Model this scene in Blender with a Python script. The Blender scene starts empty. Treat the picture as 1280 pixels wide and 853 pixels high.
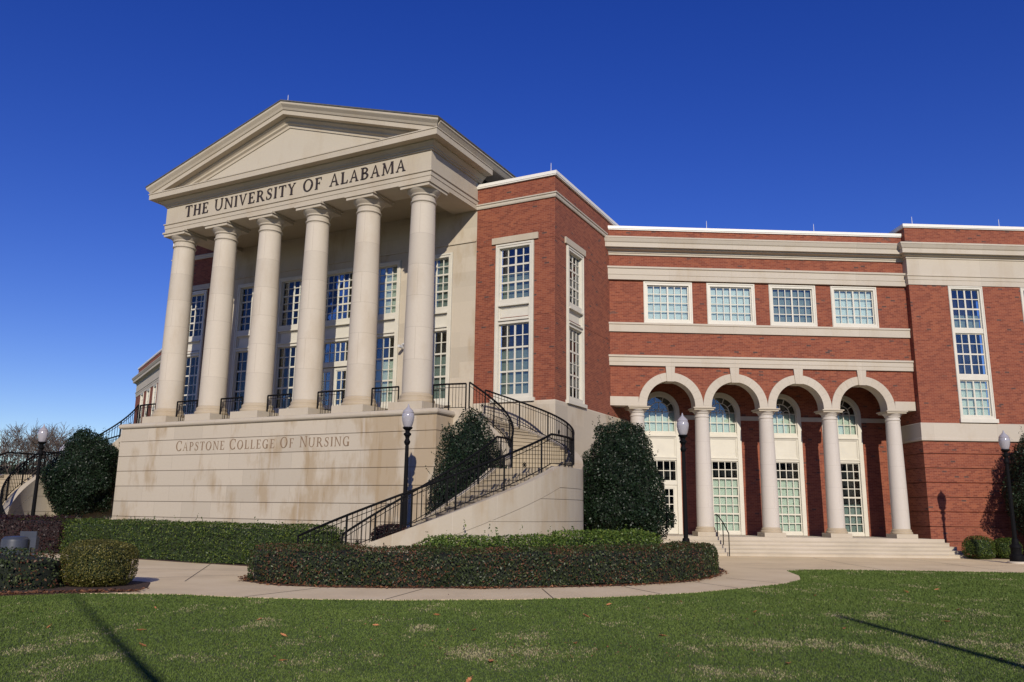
import bpy, bmesh, math, random
import numpy as np
from mathutils import Matrix, Vector
random.seed(7); rng = np.random.default_rng(7)
R_ = math.radians
SC = bpy.context.scene
COL = SC.collection

# ------------------------------------------------------------------ camera, sky, sun, exposure
EYE = 1.75
PITCH, ROLL = R_(11.64), R_(0.737)
cam_d = bpy.data.cameras.new("camera"); cam = bpy.data.objects.new("camera", cam_d); COL.objects.link(cam)
fwd = Vector((0, math.cos(PITCH), math.sin(PITCH))); up0 = Vector((0, -math.sin(PITCH), math.cos(PITCH))); r0 = Vector((1, 0, 0))
rt = math.cos(ROLL) * r0 + math.sin(ROLL) * up0
up = -math.sin(ROLL) * r0 + math.cos(ROLL) * up0
m = Matrix((rt, up, -fwd)).transposed().to_4x4(); m.translation = Vector((0, 0, EYE)); cam.matrix_world = m
cam_d.sensor_width = 36; cam_d.lens = 1025 / 1280 * 36; cam_d.clip_start = 0.1; cam_d.clip_end = 3000
SC.camera = cam
SUN_AZ, SUN_EL = 176.0, 26.0          # degrees clockwise from +Y, and above the horizon
world = bpy.data.worlds.new("World"); SC.world = world; world.use_nodes = True
wn = world.node_tree; bg = wn.nodes["Background"]
sky = wn.nodes.new("ShaderNodeTexSky"); sky.sky_type = 'NISHITA'; sky.sun_disc = False
sky.sun_elevation = R_(SUN_EL); sky.sun_rotation = R_(SUN_AZ); sky.air_density = 1.0; sky.dust_density = 0.0; sky.ozone_density = 4.0; sky.altitude = 400
hsv = wn.nodes.new("ShaderNodeHueSaturation"); hsv.inputs['Saturation'].default_value = 1.29; hsv.inputs['Hue'].default_value = 0.5325; hsv.inputs['Value'].default_value = 1.12
wn.links.new(sky.outputs[0], hsv.inputs['Color']); wn.links.new(hsv.outputs[0], bg.inputs[0]); bg.inputs[1].default_value = 0.118
sd = bpy.data.lights.new("sun", 'SUN'); sun = bpy.data.objects.new("sun", sd); COL.objects.link(sun)
sd.energy = 5.0; sd.angle = R_(0.55); sd.color = (1.0, 0.925, 0.80)
a = R_(SUN_AZ); e = R_(SUN_EL)
sdir = Vector((math.sin(a) * math.cos(e), math.cos(a) * math.cos(e), math.sin(e)))
sun.rotation_euler = sdir.to_track_quat('Z', 'Y').to_euler()
SC.view_settings.view_transform = 'Standard'; SC.view_settings.look = 'None'; SC.view_settings.gamma = 1; SC.view_settings.exposure = -0.30
SC.view_settings.use_curve_mapping = False
SC.cycles.max_bounces = 6; SC.cycles.diffuse_bounces = 2; SC.cycles.transparent_max_bounces = 8

# ------------------------------------------------------------------ materials
def newmat(name):
    mt = bpy.data.materials.new(name); mt.use_nodes = True
    nt = mt.node_tree; b = nt.nodes["Principled BSDF"]; return mt, nt, b
def N(nt, t, **kw):
    n = nt.nodes.new(t)
    for k, v in kw.items(): setattr(n, k, v)
    return n
def mth(nt, op, a, b=None, c=None):
    n = nt.nodes.new("ShaderNodeMath"); n.operation = op
    for i, v in enumerate((a, b, c)):
        if v is None: continue
        if isinstance(v, (int, float)): n.inputs[i].default_value = v
        else: nt.links.new(v, n.inputs[i])
    return n.outputs[0]
def mixc(nt, f, a, b, mode='MIX'):
    n = nt.nodes.new("ShaderNodeMix"); n.data_type = 'RGBA'; n.blend_type = mode
    for s, v in ((n.inputs[0], f), (n.inputs[6], a), (n.inputs[7], b)):
        if isinstance(v, (int, float)): s.default_value = v
        elif isinstance(v, tuple): s.default_value = (*v, 1)
        else: nt.links.new(v, s)
    return n.outputs[2]
def ramp(nt, f, stops, interp='LINEAR'):
    n = nt.nodes.new("ShaderNodeValToRGB"); cr = n.color_ramp; cr.interpolation = interp
    while len(cr.elements) < len(stops): cr.elements.new(0.5)
    for el, (p, c) in zip(cr.elements, stops):
        el.position = p; el.color = (*c, 1) if isinstance(c, tuple) else (c, c, c, 1)
    nt.links.new(f, n.inputs[0]); return n.outputs[0]
def noise(nt, scale, detail=4, rough=.55, vec=None, sc=None):
    n = nt.nodes.new("ShaderNodeTexNoise"); n.inputs['Scale'].default_value = scale
    n.inputs['Detail'].default_value = detail; n.inputs['Roughness'].default_value = rough
    if vec is None: vec = N(nt, "ShaderNodeNewGeometry").outputs['Position']
    if sc:
        mp = N(nt, "ShaderNodeMapping"); mp.inputs['Scale'].default_value = sc; nt.links.new(vec, mp.inputs[0]); vec = mp.outputs[0]
    nt.links.new(vec, n.inputs['Vector']); return n.outputs['Fac']
def bump(nt, b, h, st, dist=.02):
    n = N(nt, "ShaderNodeBump"); n.inputs['Strength'].default_value = st; n.inputs['Distance'].default_value = dist
    nt.links.new(h, n.inputs['Height']); nt.links.new(n.outputs[0], b.inputs['Normal'])
def blocks(nt, bw, bh, joint, voff=0.0, offs=.5):
    """returns random value per block, joint mask (1 = joint)"""
    uv = N(nt, "ShaderNodeUVMap"); sp = N(nt, "ShaderNodeSeparateXYZ"); nt.links.new(uv.outputs[0], sp.inputs[0])
    v = mth(nt, 'DIVIDE', mth(nt, 'ADD', sp.outputs[1], -voff + 100 * bh), bh); row = mth(nt, 'FLOOR', v)
    par = mth(nt, 'MODULO', row, 2.0)
    u = mth(nt, 'ADD', mth(nt, 'DIVIDE', mth(nt, 'ADD', sp.outputs[0], 200 * bw), bw), mth(nt, 'MULTIPLY', par, offs)); colx = mth(nt, 'FLOOR', u)
    cb = N(nt, "ShaderNodeCombineXYZ"); nt.links.new(colx, cb.inputs[0]); nt.links.new(row, cb.inputs[1])
    wn_ = N(nt, "ShaderNodeTexWhiteNoise"); wn_.noise_dimensions = '2D'; nt.links.new(cb.outputs[0], wn_.inputs[0])
    fu = mth(nt, 'FRACT', u); fv = mth(nt, 'FRACT', v)
    ju = mth(nt, 'LESS_THAN', fu, joint / bw); jv = mth(nt, 'LESS_THAN', fv, joint / bh)
    return wn_.outputs['Value'], mth(nt, 'MAXIMUM', ju, jv), row
def brick_mat(name="brick"):
    mt, nt, b = newmat(name)
    rnd, jt, row = blocks(nt, .215, .0735, .011)
    c = ramp(nt, rnd, [(0, (.160, .037, .018)), (.3, (.205, .050, .024)), (.6, (.240, .062, .029)), (.978, (.28, .080, .036)), (.984, (.07, .035, .030)), (1, (.06, .035, .03))])
    big = noise(nt, .35, 3); c = mixc(nt, mth(nt, 'MULTIPLY', ramp(nt, big, [(.35, 0.), (.7, 1.)]), .30), c, (.17, .040, .024))
    # clumps of dark headers
    cl = noise(nt, 1.1, 2, .5, sc=(1, 1, 2.2))
    dk = mth(nt, 'MULTIPLY', mth(nt, 'GREATER_THAN', rnd, .62), mth(nt, 'GREATER_THAN', cl, .725))
    c = mixc(nt, dk, c, (.12, .05, .036))
    stk = noise(nt, 2.2, 4, .6, sc=(1.6, 1.6, .10)); c = mixc(nt, mth(nt, 'MULTIPLY', ramp(nt, stk, [(.54, 0.), (.78, 1.)]), .16), c, (.13, .040, .026))
    c = mixc(nt, mth(nt, 'MULTIPLY', jt, .60), c, (.33, .17, .11))
    nt.links.new(c, b.inputs['Base Color']); b.inputs['Roughness'].default_value = .9
    bump(nt, b, mth(nt, 'SUBTRACT', 1.0, jt), .25, .006); return mt
def stone_mat(name, col, bw=1.5, bh=.64, voff=1.29, joint=.010, stain=.5, tan=(.36, .26, .15), jdark=.55, var=.12, east=0., jcol=(.22, .17, .12)):
    mt, nt, b = newmat(name)
    rnd, jt, row = blocks(nt, bw, bh, joint, voff)
    c0 = tuple(x * (1 - var) for x in col); c1 = tuple(min(x * (1 + var * .6), .9) for x in col)
    c = ramp(nt, rnd, [(0, c0), (.5, col), (1, c1)])
    s1 = noise(nt, .55, 5, .62, sc=(1.4, 1.4, .55)); s2 = noise(nt, 3.2, 5, .6, sc=(1.5, 1.5, .12)); s3 = noise(nt, 14, 4, .6)
    pos_ = N(nt, 'ShaderNodeNewGeometry').outputs['Position']; sx_ = N(nt, 'ShaderNodeSeparateXYZ'); nt.links.new(pos_, sx_.inputs[0]); mr_ = N(nt, 'ShaderNodeMapRange'); mr_.inputs[1].default_value = -10; mr_.inputs[2].default_value = -4; mr_.inputs[3].default_value = -.02; mr_.inputs[4].default_value = east; nt.links.new(sx_.outputs[0], mr_.inputs[0]); s1 = mth(nt, 'ADD', s1, mr_.outputs[0])
    st = ramp(nt, s1, [(.50, 0.), (.62, 1.)]); st2 = ramp(nt, s2, [(.52, 0.), (.72, 1.)])
    f = mth(nt, 'MINIMUM', mth(nt, 'ADD', mth(nt, 'MULTIPLY', st, .55 * stain), mth(nt, 'MULTIPLY', mth(nt, 'MULTIPLY', st2, st), .5 * stain)), .9)
    c = mixc(nt, f, c, tan)
    if east: s4 = noise(nt, 1.7, 3, .5, sc=(1.6, 1.6, .05)); c = mixc(nt, mth(nt, 'MULTIPLY', mth(nt, 'MULTIPLY', ramp(nt, s4, [(.60, 0.), (.70, 1.)]), st), .55), c, (.60, .56, .50))
    c = mixc(nt, mth(nt, 'MULTIPLY', ramp(nt, s3, [(.3, 0.), (.75, 1.)]), .10), c, (.30, .24, .17))
    if joint > 0: c = mixc(nt, mth(nt, 'MULTIPLY', jt, jdark), c, jcol)
    nt.links.new(c, b.inputs['Base Color']); b.inputs['Roughness'].default_value = .85
    bump(nt, b, s3, .12, .01); return mt
def plain(name, col, rough=.6, metal=0., var=.0, scale=3., bumpv=0.):
    mt, nt, b = newmat(name); b.inputs['Roughness'].default_value = rough; b.inputs['Metallic'].default_value = metal
    if var > 0:
        n = noise(nt, scale, 5, .6); c = ramp(nt, n, [(.3, tuple(x * (1 - var) for x in col)), (.7, tuple(min(1, x * (1 + var)) for x in col))])
        nt.links.new(c, b.inputs['Base Color'])
        if bumpv: bump(nt, b, n, bumpv)
    else: b.inputs['Base Color'].default_value = (*col, 1)
    return mt
def leaf_mat(name, dark, mid, light, rough=.45, alt=None, altp=.0, trans=.25):
    mt, nt, b = newmat(name)
    uv = N(nt, "ShaderNodeUVMap"); sp = N(nt, "ShaderNodeSeparateXYZ"); nt.links.new(uv.outputs[0], sp.inputs[0])
    c = ramp(nt, sp.outputs[0], [(0, dark), (.55, mid), (1, light)])
    cl = noise(nt, 1.6, 3, .6); c = mixc(nt, mth(nt, 'MULTIPLY', ramp(nt, cl, [(.35, 0.), (.7, 1.)]), .45), c, dark)
    if alt: 
        pn = noise(nt, .9, 3, .6)
        th = mth(nt, 'ADD', mth(nt, 'MULTIPLY', mth(nt, 'SUBTRACT', pn, .5), -1.6), 1 - altp)
        c = mixc(nt, mth(nt, 'GREATER_THAN', sp.outputs[1], th), c, alt)
    nt.links.new(c, b.inputs['Base Color']); b.inputs['Roughness'].default_value = rough; b.inputs['Specular IOR Level'].default_value = .28
    tr = N(nt, "ShaderNodeBsdfTranslucent"); nt.links.new(c, tr.inputs[0]); mx = N(nt, "ShaderNodeMixShader"); mx.inputs[0].default_value = trans
    out = nt.nodes["Material Output"]; nt.links.new(b.outputs[0], mx.inputs[1]); nt.links.new(tr.outputs[0], mx.inputs[2]); nt.links.new(mx.outputs[0], out.inputs[0])
    return mt
LIME = (.51, .44, .34)
MT = {}
MT['brick'] = brick_mat()
MT['stone'] = stone_mat("limestone_wall", LIME, 1.62, .63, 1.29, 0.0, .75, var=.10)
MT['plinth'] = stone_mat("limestone_plinth", LIME, 1.62, .63, 1.29, .012, 1.25, var=.09, jdark=.45, east=.10)
MT['column'] = stone_mat("limestone_column", (.525, .46, .37), 1.9, 1.22, 5.9, .012, .35, jdark=.45, var=.12)
MT['wcolumn'] = stone_mat("limestone_arcade_column", (.55, .50, .44), 1.0, .95, 1.0, .010, .1, jdark=.3, var=.04)
MT['trim'] = stone_mat("limestone_trim", (.48, .415, .32), 2.6, 30, 0, .010, .35, jdark=.35, var=.06)
MT['wtrim'] = stone_mat("limestone_band", (.51, .45, .365), 2.9, 30, 3, .010, .3, jdark=.3, var=.06)
MT['stucco'] = stone_mat("tympanum_stone", (.50, .44, .345), 40, 40, 0, .0, .25, var=.0)
MT['basestone'] = stone_mat('weathered_column_base', (.43, .35, .245), 40, 40, 0, .0, .6, var=0)
MT['stairwall'] = stone_mat('limestone_stair_wall', (.47, .405, .31), 1.25, 40, 0, .014, .7, var=.05, jdark=.5, jcol=(.58, .52, .43))
MT['cream'] = plain("cream_window_paint", (.62, .58, .485), .45, var=.05, scale=2)
MT['panel'] = plain("cream_spandrel_panel", (.55, .505, .405), .5, var=.04, scale=1.2)
MT['cap'] = plain("white_metal_coping", (.80, .76, .68), .4)
MT['bronze'] = plain("dark_bronze_lettering", (.05, .035, .028), .45, .3)
MT['engrave_shade'] = plain("engrave_shade_brown", (.23, .155, .095), .8)  # brown stands for shade in cut letters; strokes are thin raised prisms
MT['iron'] = plain("black_painted_iron", (.004, .004, .005), .7, .0); MT['iron'].node_tree.nodes['Principled BSDF'].inputs['Specular IOR Level'].default_value = .12
MT['roof'] = plain("grey_shingles", (.09, .085, .08), .9, var=.3, scale=9)
MT['flat'] = plain("roof_membrane", (.3, .3, .3), .9)
MT['soffit'] = plain('painted_portico_ceiling', (.34, .28, .19), .8, var=.05)
MT['dark'] = plain("unlit_room_black", (.016, .016, .02), .9)
MT['blind_pale'] = plain("pale_blind", (.60, .66, .58), .8)
MT['blind_grey'] = plain("grey_blind", (.20, .25, .24), .8)
MT['blind_sky'] = plain("bluish_blind", (.64, .72, .72), .8)
MT['concrete'] = None
def glass_mat(name, tint, add):
    mt, nt, b = newmat(name); nt.nodes.remove(b)
    t = N(nt, "ShaderNodeBsdfTransparent"); t.inputs[0].default_value = (*tint, 1)
    g = N(nt, "ShaderNodeBsdfGlossy"); g.inputs['Roughness'].default_value = .015; g.inputs[0].default_value = (.9, .95, 1, 1)
    f = N(nt, "ShaderNodeFresnel"); f.inputs[0].default_value = 1.5
    fac = mth(nt, 'ADD', mth(nt, 'MULTIPLY', f.outputs[0], 1.0), add)
    wv = noise(nt, 1.3, 1, .5); bm = N(nt, "ShaderNodeBump"); bm.inputs['Strength'].default_value = .08; bm.inputs['Distance'].default_value = .05
    nt.links.new(wv, bm.inputs['Height']); nt.links.new(bm.outputs[0], g.inputs['Normal'])
    mx = N(nt, "ShaderNodeMixShader"); nt.links.new(fac, mx.inputs[0]); nt.links.new(t.outputs[0], mx.inputs[1]); nt.links.new(g.outputs[0], mx.inputs[2])
    nt.links.new(mx.outputs[0], nt.nodes["Material Output"].inputs[0]); return mt
MT['glass'] = glass_mat("window_glass", (.90, .93, .91), .035)
def concrete_mat(name, col, tan, jw=0.):
    mt, nt, b = newmat(name)
    n1 = noise(nt, .6, 5, .6); n2 = noise(nt, 22, 4, .7)
    c = ramp(nt, n1, [(.3, tuple(x * .86 for x in col)), (.5, col), (.75, tan)])
    c = mixc(nt, mth(nt, 'MULTIPLY', ramp(nt, n2, [(.35, 0.), (.75, 1.)]), .16), c, tuple(x * .7 for x in col))
    nt.links.new(c, b.inputs['Base Color']); b.inputs['Roughness'].default_value = .9; bump(nt, b, n2, .15, .006); return mt
MT['concrete'] = concrete_mat("concrete_paving", (.70, .55, .335), (.76, .62, .40))
MT['steps'] = concrete_mat("cast_stone_steps", (.50, .43, .33), (.56, .485, .39))
MT['tread'] = concrete_mat('tan_stair_tread', (.40, .325, .22), (.46, .38, .27))
MT['globe'] = None
mt, nt, b = newmat("frosted_acorn_globe"); b.inputs['Base Color'].default_value = (.46, .44, .47, 1); b.inputs['Roughness'].default_value = .12
b.inputs['Transmission Weight'].default_value = .25; b.inputs['Coat Weight'].default_value = .6; MT['globe'] = mt
MT['grey'] = plain("shaded_grey_metal", (.045, .052, .07), .45, var=.1)  # dark bluish tone puts the shade on the box into the metal colour
MT['hinge'] = plain("white_camera_shell", (.6, .6, .6), .4)
MT['bark'] = plain("bark", (.14, .11, .085), .95, var=.35, scale=6, bumpv=.5)
MT['twig'] = plain("bare_twigs", (.11, .082, .066), .95, var=.3, scale=2)
MT['litter'] = leaf_mat("dry_leaf", (.09, .04, .022), (.20, .085, .04), (.36, .17, .08), .8, trans=.1)
MT['oakleaf'] = plain('dry_oak_leaf', (.42, .17, .065), .8, var=.3, scale=30)
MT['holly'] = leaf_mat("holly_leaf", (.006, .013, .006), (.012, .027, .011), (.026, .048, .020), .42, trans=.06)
MT['redhedge'] = leaf_mat("loropetalum_leaf", (.012, .022, .006), (.040, .062, .016), (.105, .125, .045), .42, alt=(.13, .055, .028), altp=.22, trans=.15)
MT['purple'] = leaf_mat("purple_leaf", (.012, .006, .007), (.035, .014, .014), (.075, .028, .025), .45, trans=.15)
MT['privet'] = leaf_mat("privet_leaf", (.015, .034, .006), (.055, .095, .014), (.17, .21, .035), .42, trans=.2)
MT['box'] = leaf_mat("boxwood_leaf", (.028, .034, .006), (.11, .11, .022), (.30, .25, .07), .45, trans=.2)
MT['jasmine'] = leaf_mat("jasmine_leaf", (.025, .05, .008), (.085, .145, .022), (.22, .28, .055), .4, trans=.2)
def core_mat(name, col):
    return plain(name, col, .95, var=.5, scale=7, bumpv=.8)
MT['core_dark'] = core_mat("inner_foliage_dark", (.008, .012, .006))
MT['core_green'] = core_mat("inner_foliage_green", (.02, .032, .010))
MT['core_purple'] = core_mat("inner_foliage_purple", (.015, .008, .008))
# lawn
def patch_fac(nt):
    p1 = noise(nt, .75, 4, .6, sc=(1.5, .85, 1)); p2 = noise(nt, 6.0, 4, .75)
    pos = N(nt, "ShaderNodeNewGeometry").outputs['Position']; sp = N(nt, "ShaderNodeSeparateXYZ"); nt.links.new(pos, sp.inputs[0])
    near = N(nt, "ShaderNodeMapRange"); near.inputs[1].default_value = 19; near.inputs[2].default_value = 12; near.inputs[3].default_value = -.07; near.inputs[4].default_value = -.005; nt.links.new(sp.outputs[1], near.inputs[0])
    v = mth(nt, 'ADD', mth(nt, 'ADD', p1, mth(nt, 'MULTIPLY', mth(nt, 'SUBTRACT', p2, .5), .30)), near.outputs[0])
    xr = N(nt, 'ShaderNodeMapRange'); xr.inputs[1].default_value = 0; xr.inputs[2].default_value = 8; xr.inputs[3].default_value = 0; xr.inputs[4].default_value = .045; nt.links.new(sp.outputs[0], xr.inputs[0]); v = mth(nt, 'ADD', v, xr.outputs[0])
    for cx_, cy_, sx_, sy_, am_ in ((0.2, 10.9, 1.5, .8, .17), (4.2, 11.6, 1.3, .8, .17), (6.6, 11.8, 1.2, 1.2, .12), (-1.5, 13.0, 1.6, .7, .08), (8.5, 15.5, 2.2, 1.2, .09), (7.5, 20.5, 3.0, .8, .08), (2.6, 9.6, 1.4, .6, .08)):
        dd = mth(nt, 'SQRT', mth(nt, 'ADD', mth(nt, 'POWER', mth(nt, 'ABSOLUTE', mth(nt, 'DIVIDE', mth(nt, 'SUBTRACT', sp.outputs[0], cx_), sx_)), 2.0), mth(nt, 'POWER', mth(nt, 'ABSOLUTE', mth(nt, 'DIVIDE', mth(nt, 'SUBTRACT', sp.outputs[1], cy_), sy_)), 2.0)))
        v = mth(nt, 'ADD', v, mth(nt, 'MULTIPLY', mth(nt, 'MAXIMUM', mth(nt, 'SUBTRACT', 1.0, dd), 0.0), am_))
    return ramp(nt, v, [(.53, 0.), (.60, .30), (.72, .95)])
mt, nt, b = newmat("lawn_soil")
n1 = noise(nt, 1.2, 5, .7); n2 = noise(nt, 35, 3, .7)
c = ramp(nt, n1, [(.3, (.058, .088, .018)), (.7, (.085, .115, .028))]); c = mixc(nt, mth(nt, 'MULTIPLY', ramp(nt, n2, [(.35, 0.), (.7, 1.)]), .6), c, (.018, .036, .009))
c = mixc(nt, mth(nt, 'MULTIPLY', patch_fac(nt), .7), c, (.20, .16, .08))
nt.links.new(c, b.inputs['Base Color']); b.inputs['Roughness'].default_value = 1; bump(nt, b, n2, .8, .03); MT['lawn'] = mt
mt, nt, b = newmat("grass_blade")
uv = N(nt, "ShaderNodeUVMap"); sp = N(nt, "ShaderNodeSeparateXYZ"); nt.links.new(uv.outputs[0], sp.inputs[0])
c = ramp(nt, sp.outputs[0], [(0, (.072, .110, .019)), (.6, (.104, .150, .029)), (1, (.145, .185, .045))])
big = noise(nt, .5, 4, .6); c = mixc(nt, mth(nt, 'MULTIPLY', ramp(nt, big, [(.35, 0.), (.7, 1.)]), .5), c, (.045, .080, .016))
dry = mth(nt, 'GREATER_THAN', mth(nt, 'ADD', mth(nt, 'MULTIPLY', patch_fac(nt), .70), .002), sp.outputs[1])
c = mixc(nt, dry, c, (.31, .275, .15))
nt.links.new(c, b.inputs['Base Color']); b.inputs['Roughness'].default_value = .7; b.inputs['Specular IOR Level'].default_value = .2; MT['grass'] = mt
mt, nt, b = newmat("bark_mulch"); n1 = noise(nt, 30, 4, .7); n2 = noise(nt, 2, 3)
c = ramp(nt, n1, [(.3, (.02, .010, .007)), (.55, (.06, .030, .020)), (.75, (.13, .065, .04))]); nt.links.new(c, b.inputs['Base Color']); b.inputs['Roughness'].default_value = 1; bump(nt, b, n1, 1., .03); MT['mulch'] = mt

# ------------------------------------------------------------------ frames (plan directions of each facade)
class Frame:
    def __init__(s, O, D, Nn): s.O, s.D, s.N = np.array(O, float), np.array(D, float), np.array(Nn, float)
    def pt(s, u, n, z): q = s.O + u * s.D + n * s.N; return (q[0], q[1], z)
    def xy(s, u, n): q = s.O + u * s.D + n * s.N; return (q[0], q[1])
def cs(d): return np.array([math.cos(R_(d)), math.sin(R_(d))])
Pd, Pn = cs(-27.5), cs(-117.5)                       # portico facade: along, outward
Wd, Wn = cs(2.5), cs(-87.5)                          # wing facade
P = Frame((1.64, 30.78), Pd, Pn)
W = Frame((18.41, 34.87), Wd, Wn)
UC = -10.79                                          # portico axis in P coordinates
def mirror_vec(v): return v - 2 * (v @ Pd) * Pd
def mirror_pt(p): p = np.array(p, float); return p + 2 * (UC - (p - P.O) @ Pd) * Pd
def mirror(F): return Frame(mirror_pt(F.O), mirror_vec(F.D), mirror_vec(F.N))
PM, WM = mirror(P), mirror(W)
RF = Frame(P.O, -Pn, Pd)                             # right flank of the right tower: along = receding
RFM = mirror(RF)
TR = Frame(W.xy(-.13, -1.5), -Wn, -Wd)               # left return of the end tower
WORLD = Frame((0, 0), (1, 0), (0, -1))
def wpt(x, y, z): return (x, y, z)

# ------------------------------------------------------------------ mesh builder
class MB:
    def __init__(s): s.v = []; s.f = []; s.mi = []; s.cur = 0; s.uvs = None
    def add(s, vs, fs):
        o = len(s.v); s.v += [tuple(map(float, q)) for q in vs]; s.f += [tuple(o + i for i in f) for f in fs]; s.mi += [s.cur] * len(fs)
    def hexa(s, p):  # 8 points: bottom 4, top 4
        s.add(p, [(3, 2, 1, 0), (4, 5, 6, 7), (0, 1, 5, 4), (1, 2, 6, 5), (2, 3, 7, 6), (3, 0, 4, 7)])
    def box(s, F, u0, u1, n0, n1, z0, z1):
        s.hexa([F.pt(u0, n0, z0), F.pt(u1, n0, z0), F.pt(u1, n1, z0), F.pt(u0, n1, z0), F.pt(u0, n0, z1), F.pt(u1, n0, z1), F.pt(u1, n1, z1), F.pt(u0, n1, z1)])
    def prism(s, F, poly, n0, n1):  # poly of (u,z), extruded over n
        k = len(poly); s.add([F.pt(u, n0, z) for u, z in poly] + [F.pt(u, n1, z) for u, z in poly],
              [tuple(range(k)), tuple(range(2 * k - 1, k - 1, -1))] + [(i, (i + 1) % k, k + (i + 1) % k, k + i) for i in range(k)])
    def sheet(s, pts, z): s.add([(x, y, z) for x, y in pts], [tuple(range(len(pts)))])
    def slab(s, pts, z0, z1):
        k = len(pts); s.add([(x, y, z0) for x, y in pts] + [(x, y, z1) for x, y in pts], [tuple(range(k))[::-1], tuple(range(k, 2 * k))] + [(i, (i + 1) % k, k + (i + 1) % k, k + i) for i in range(k)])
    def sweep(s, path, prof, closed_prof=True):
        """path: plan points (outward = right of travel); prof: (offset, z) points"""
        path = [np.array(q, float) for q in path]; k = len(path); rings = []
        for i in range(k):
            d0 = path[i] - path[i - 1] if i > 0 else path[1] - path[0]; d1 = path[i + 1] - path[i] if i < k - 1 else d0
            if i == 0: d0 = d1
            d0 = d0 / np.linalg.norm(d0); d1 = d1 / np.linalg.norm(d1)
            n0 = np.array([d0[1], -d0[0]]); n1 = np.array([d1[1], -d1[0]]); mv = n0 + n1; mv = mv / (mv @ n0)
            rings.append([(path[i][0] + mv[0] * o, path[i][1] + mv[1] * o, z) for o, z in prof])
        m_ = len(prof); vs = [q for r in rings for q in r]; fs = []
        for i in range(k - 1):
            for j in range(m_ if closed_prof else m_ - 1):
                j2 = (j + 1) % m_; fs.append((i * m_ + j, (i + 1) * m_ + j, (i + 1) * m_ + j2, i * m_ + j2))
        if closed_prof: fs += [tuple(range(m_))[::-1], tuple((k - 1) * m_ + j for j in range(m_))]
        s.add(vs, fs)
    def lathe(s, c, prof, seg=24):
        vs = []; fs = []; m_ = len(prof)
        for r, z in prof:
            for i in range(seg): t = 2 * math.pi * i / seg; vs.append((c[0] + r * math.cos(t), c[1] + r * math.sin(t), z))
        for j in range(m_ - 1):
            for i in range(seg): i2 = (i + 1) % seg; fs.append((j * seg + i, j * seg + i2, (j + 1) * seg + i2, (j + 1) * seg + i))
        fs += [tuple(range(seg))[::-1], tuple((m_ - 1) * seg + i for i in range(seg))]; s.add(vs, fs)
    def tube(s, pts, r, seg=6, rads=None):
        pts = [Vector(q) for q in pts]; k = len(pts); vs = []; fs = []
        for i, p in enumerate(pts):
            d = (pts[min(i + 1, k - 1)] - pts[max(i - 1, 0)]).normalized()
            a = Vector((0, 0, 1)) if abs(d.z) < .9 else Vector((1, 0, 0)); x = d.cross(a).normalized(); y = d.cross(x)
            rr = rads[i] if rads else r
            for j in range(seg): t = 2 * math.pi * (j + .5) / seg; vs.append(p + (x * math.cos(t) + y * math.sin(t)) * rr)
        for i in range(k - 1):
            for j in range(seg): j2 = (j + 1) % seg; fs.append((i * seg + j, i * seg + j2, (i + 1) * seg + j2, (i + 1) * seg + j))
        fs += [tuple(range(seg))[::-1], tuple((k - 1) * seg + j for j in range(seg))]; s.add(vs, fs)
    def build(s, name, mats, parent=None, smooth=False, origin=None, cyl=None, recalc=True):
        if not isinstance(mats, (list, tuple)): mats = [mats]
        me = bpy.data.meshes.new(name)
        po = parent_world(parent); off = np.array(origin if origin is not None else po, float)
        vs = np.array(s.v, float); me.from_pydata((vs - off).tolist(), [], s.f)
        for q in mats: me.materials.append(MT[q] if isinstance(q, str) else q)
        me.polygons.foreach_set('material_index', s.mi)
        if recalc:
            bm = bmesh.new(); bm.from_mesh(me); bmesh.ops.recalc_face_normals(bm, faces=bm.faces); bm.to_mesh(me); bm.free()
        uvl = me.uv_layers.new(name='UVMap'); nl = len(me.loops)
        if nl:
            li = np.empty(nl, int); me.loops.foreach_get('vertex_index', li); co = vs[li]
            pn = np.empty(len(me.polygons) * 3); me.polygons.foreach_get('normal', pn); pn = pn.reshape(-1, 3)
            lt = np.empty(len(me.polygons), int); me.polygons.foreach_get('loop_total', lt); pn = np.repeat(pn, lt, axis=0)
            h = np.hypot(pn[:, 0], pn[:, 1]) + 1e-9; tx, ty = -pn[:, 1] / h, pn[:, 0] / h
            flat = np.abs(pn[:, 2]) > .75
            if cyl is not None:
                th = np.arctan2(co[:, 1] - cyl[1], co[:, 0] - cyl[0]) ; u = th * cyl[2]
                mx = np.repeat(np.maximum.reduceat(th, np.r_[0, np.cumsum(lt)[:-1]]), lt); u = np.where(mx - th > 3, (th + 2 * math.pi) * cyl[2], u)
            else: u = co[:, 0] * tx + co[:, 1] * ty
            uv = np.c_[np.where(flat, co[:, 0], u), np.where(flat, co[:, 1], co[:, 2])]
            uvl.data.foreach_set('uv', uv.ravel())
        if smooth:
            me.polygons.foreach_set('use_smooth', [True] * len(me.polygons)); me.set_sharp_from_angle(angle=R_(35))
        ob = bpy.data.objects.new(name, me); COL.objects.link(ob)
        if parent is not None: ob.parent = parent; ob.location = off - po
        else: ob.location = off
        return ob
def parent_world(p):
    o = np.zeros(3)
    while p is not None: o = o + np.array(p.location); p = p.parent
    return o
def tag(o, label=None, cat=None, group=None, kind=None):
    for k, v in (('label', label), ('category', cat), ('group', group), ('kind', kind)):
        if v: o[k] = v
    return o
def empty(name, loc, label, cat, group=None):
    o = bpy.data.objects.new(name, None); COL.objects.link(o); o.location = loc; o.empty_display_size = .3
    return tag(o, label, cat, group)
def copy_tree(o, loc, label=None, parent=None):
    c = o.copy(); COL.objects.link(c); c.parent = parent
    if loc is not None: c.location = loc
    if label: c['label'] = label
    for ch in list(o.children): copy_tree(ch, None, None, c)
    return c

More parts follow.
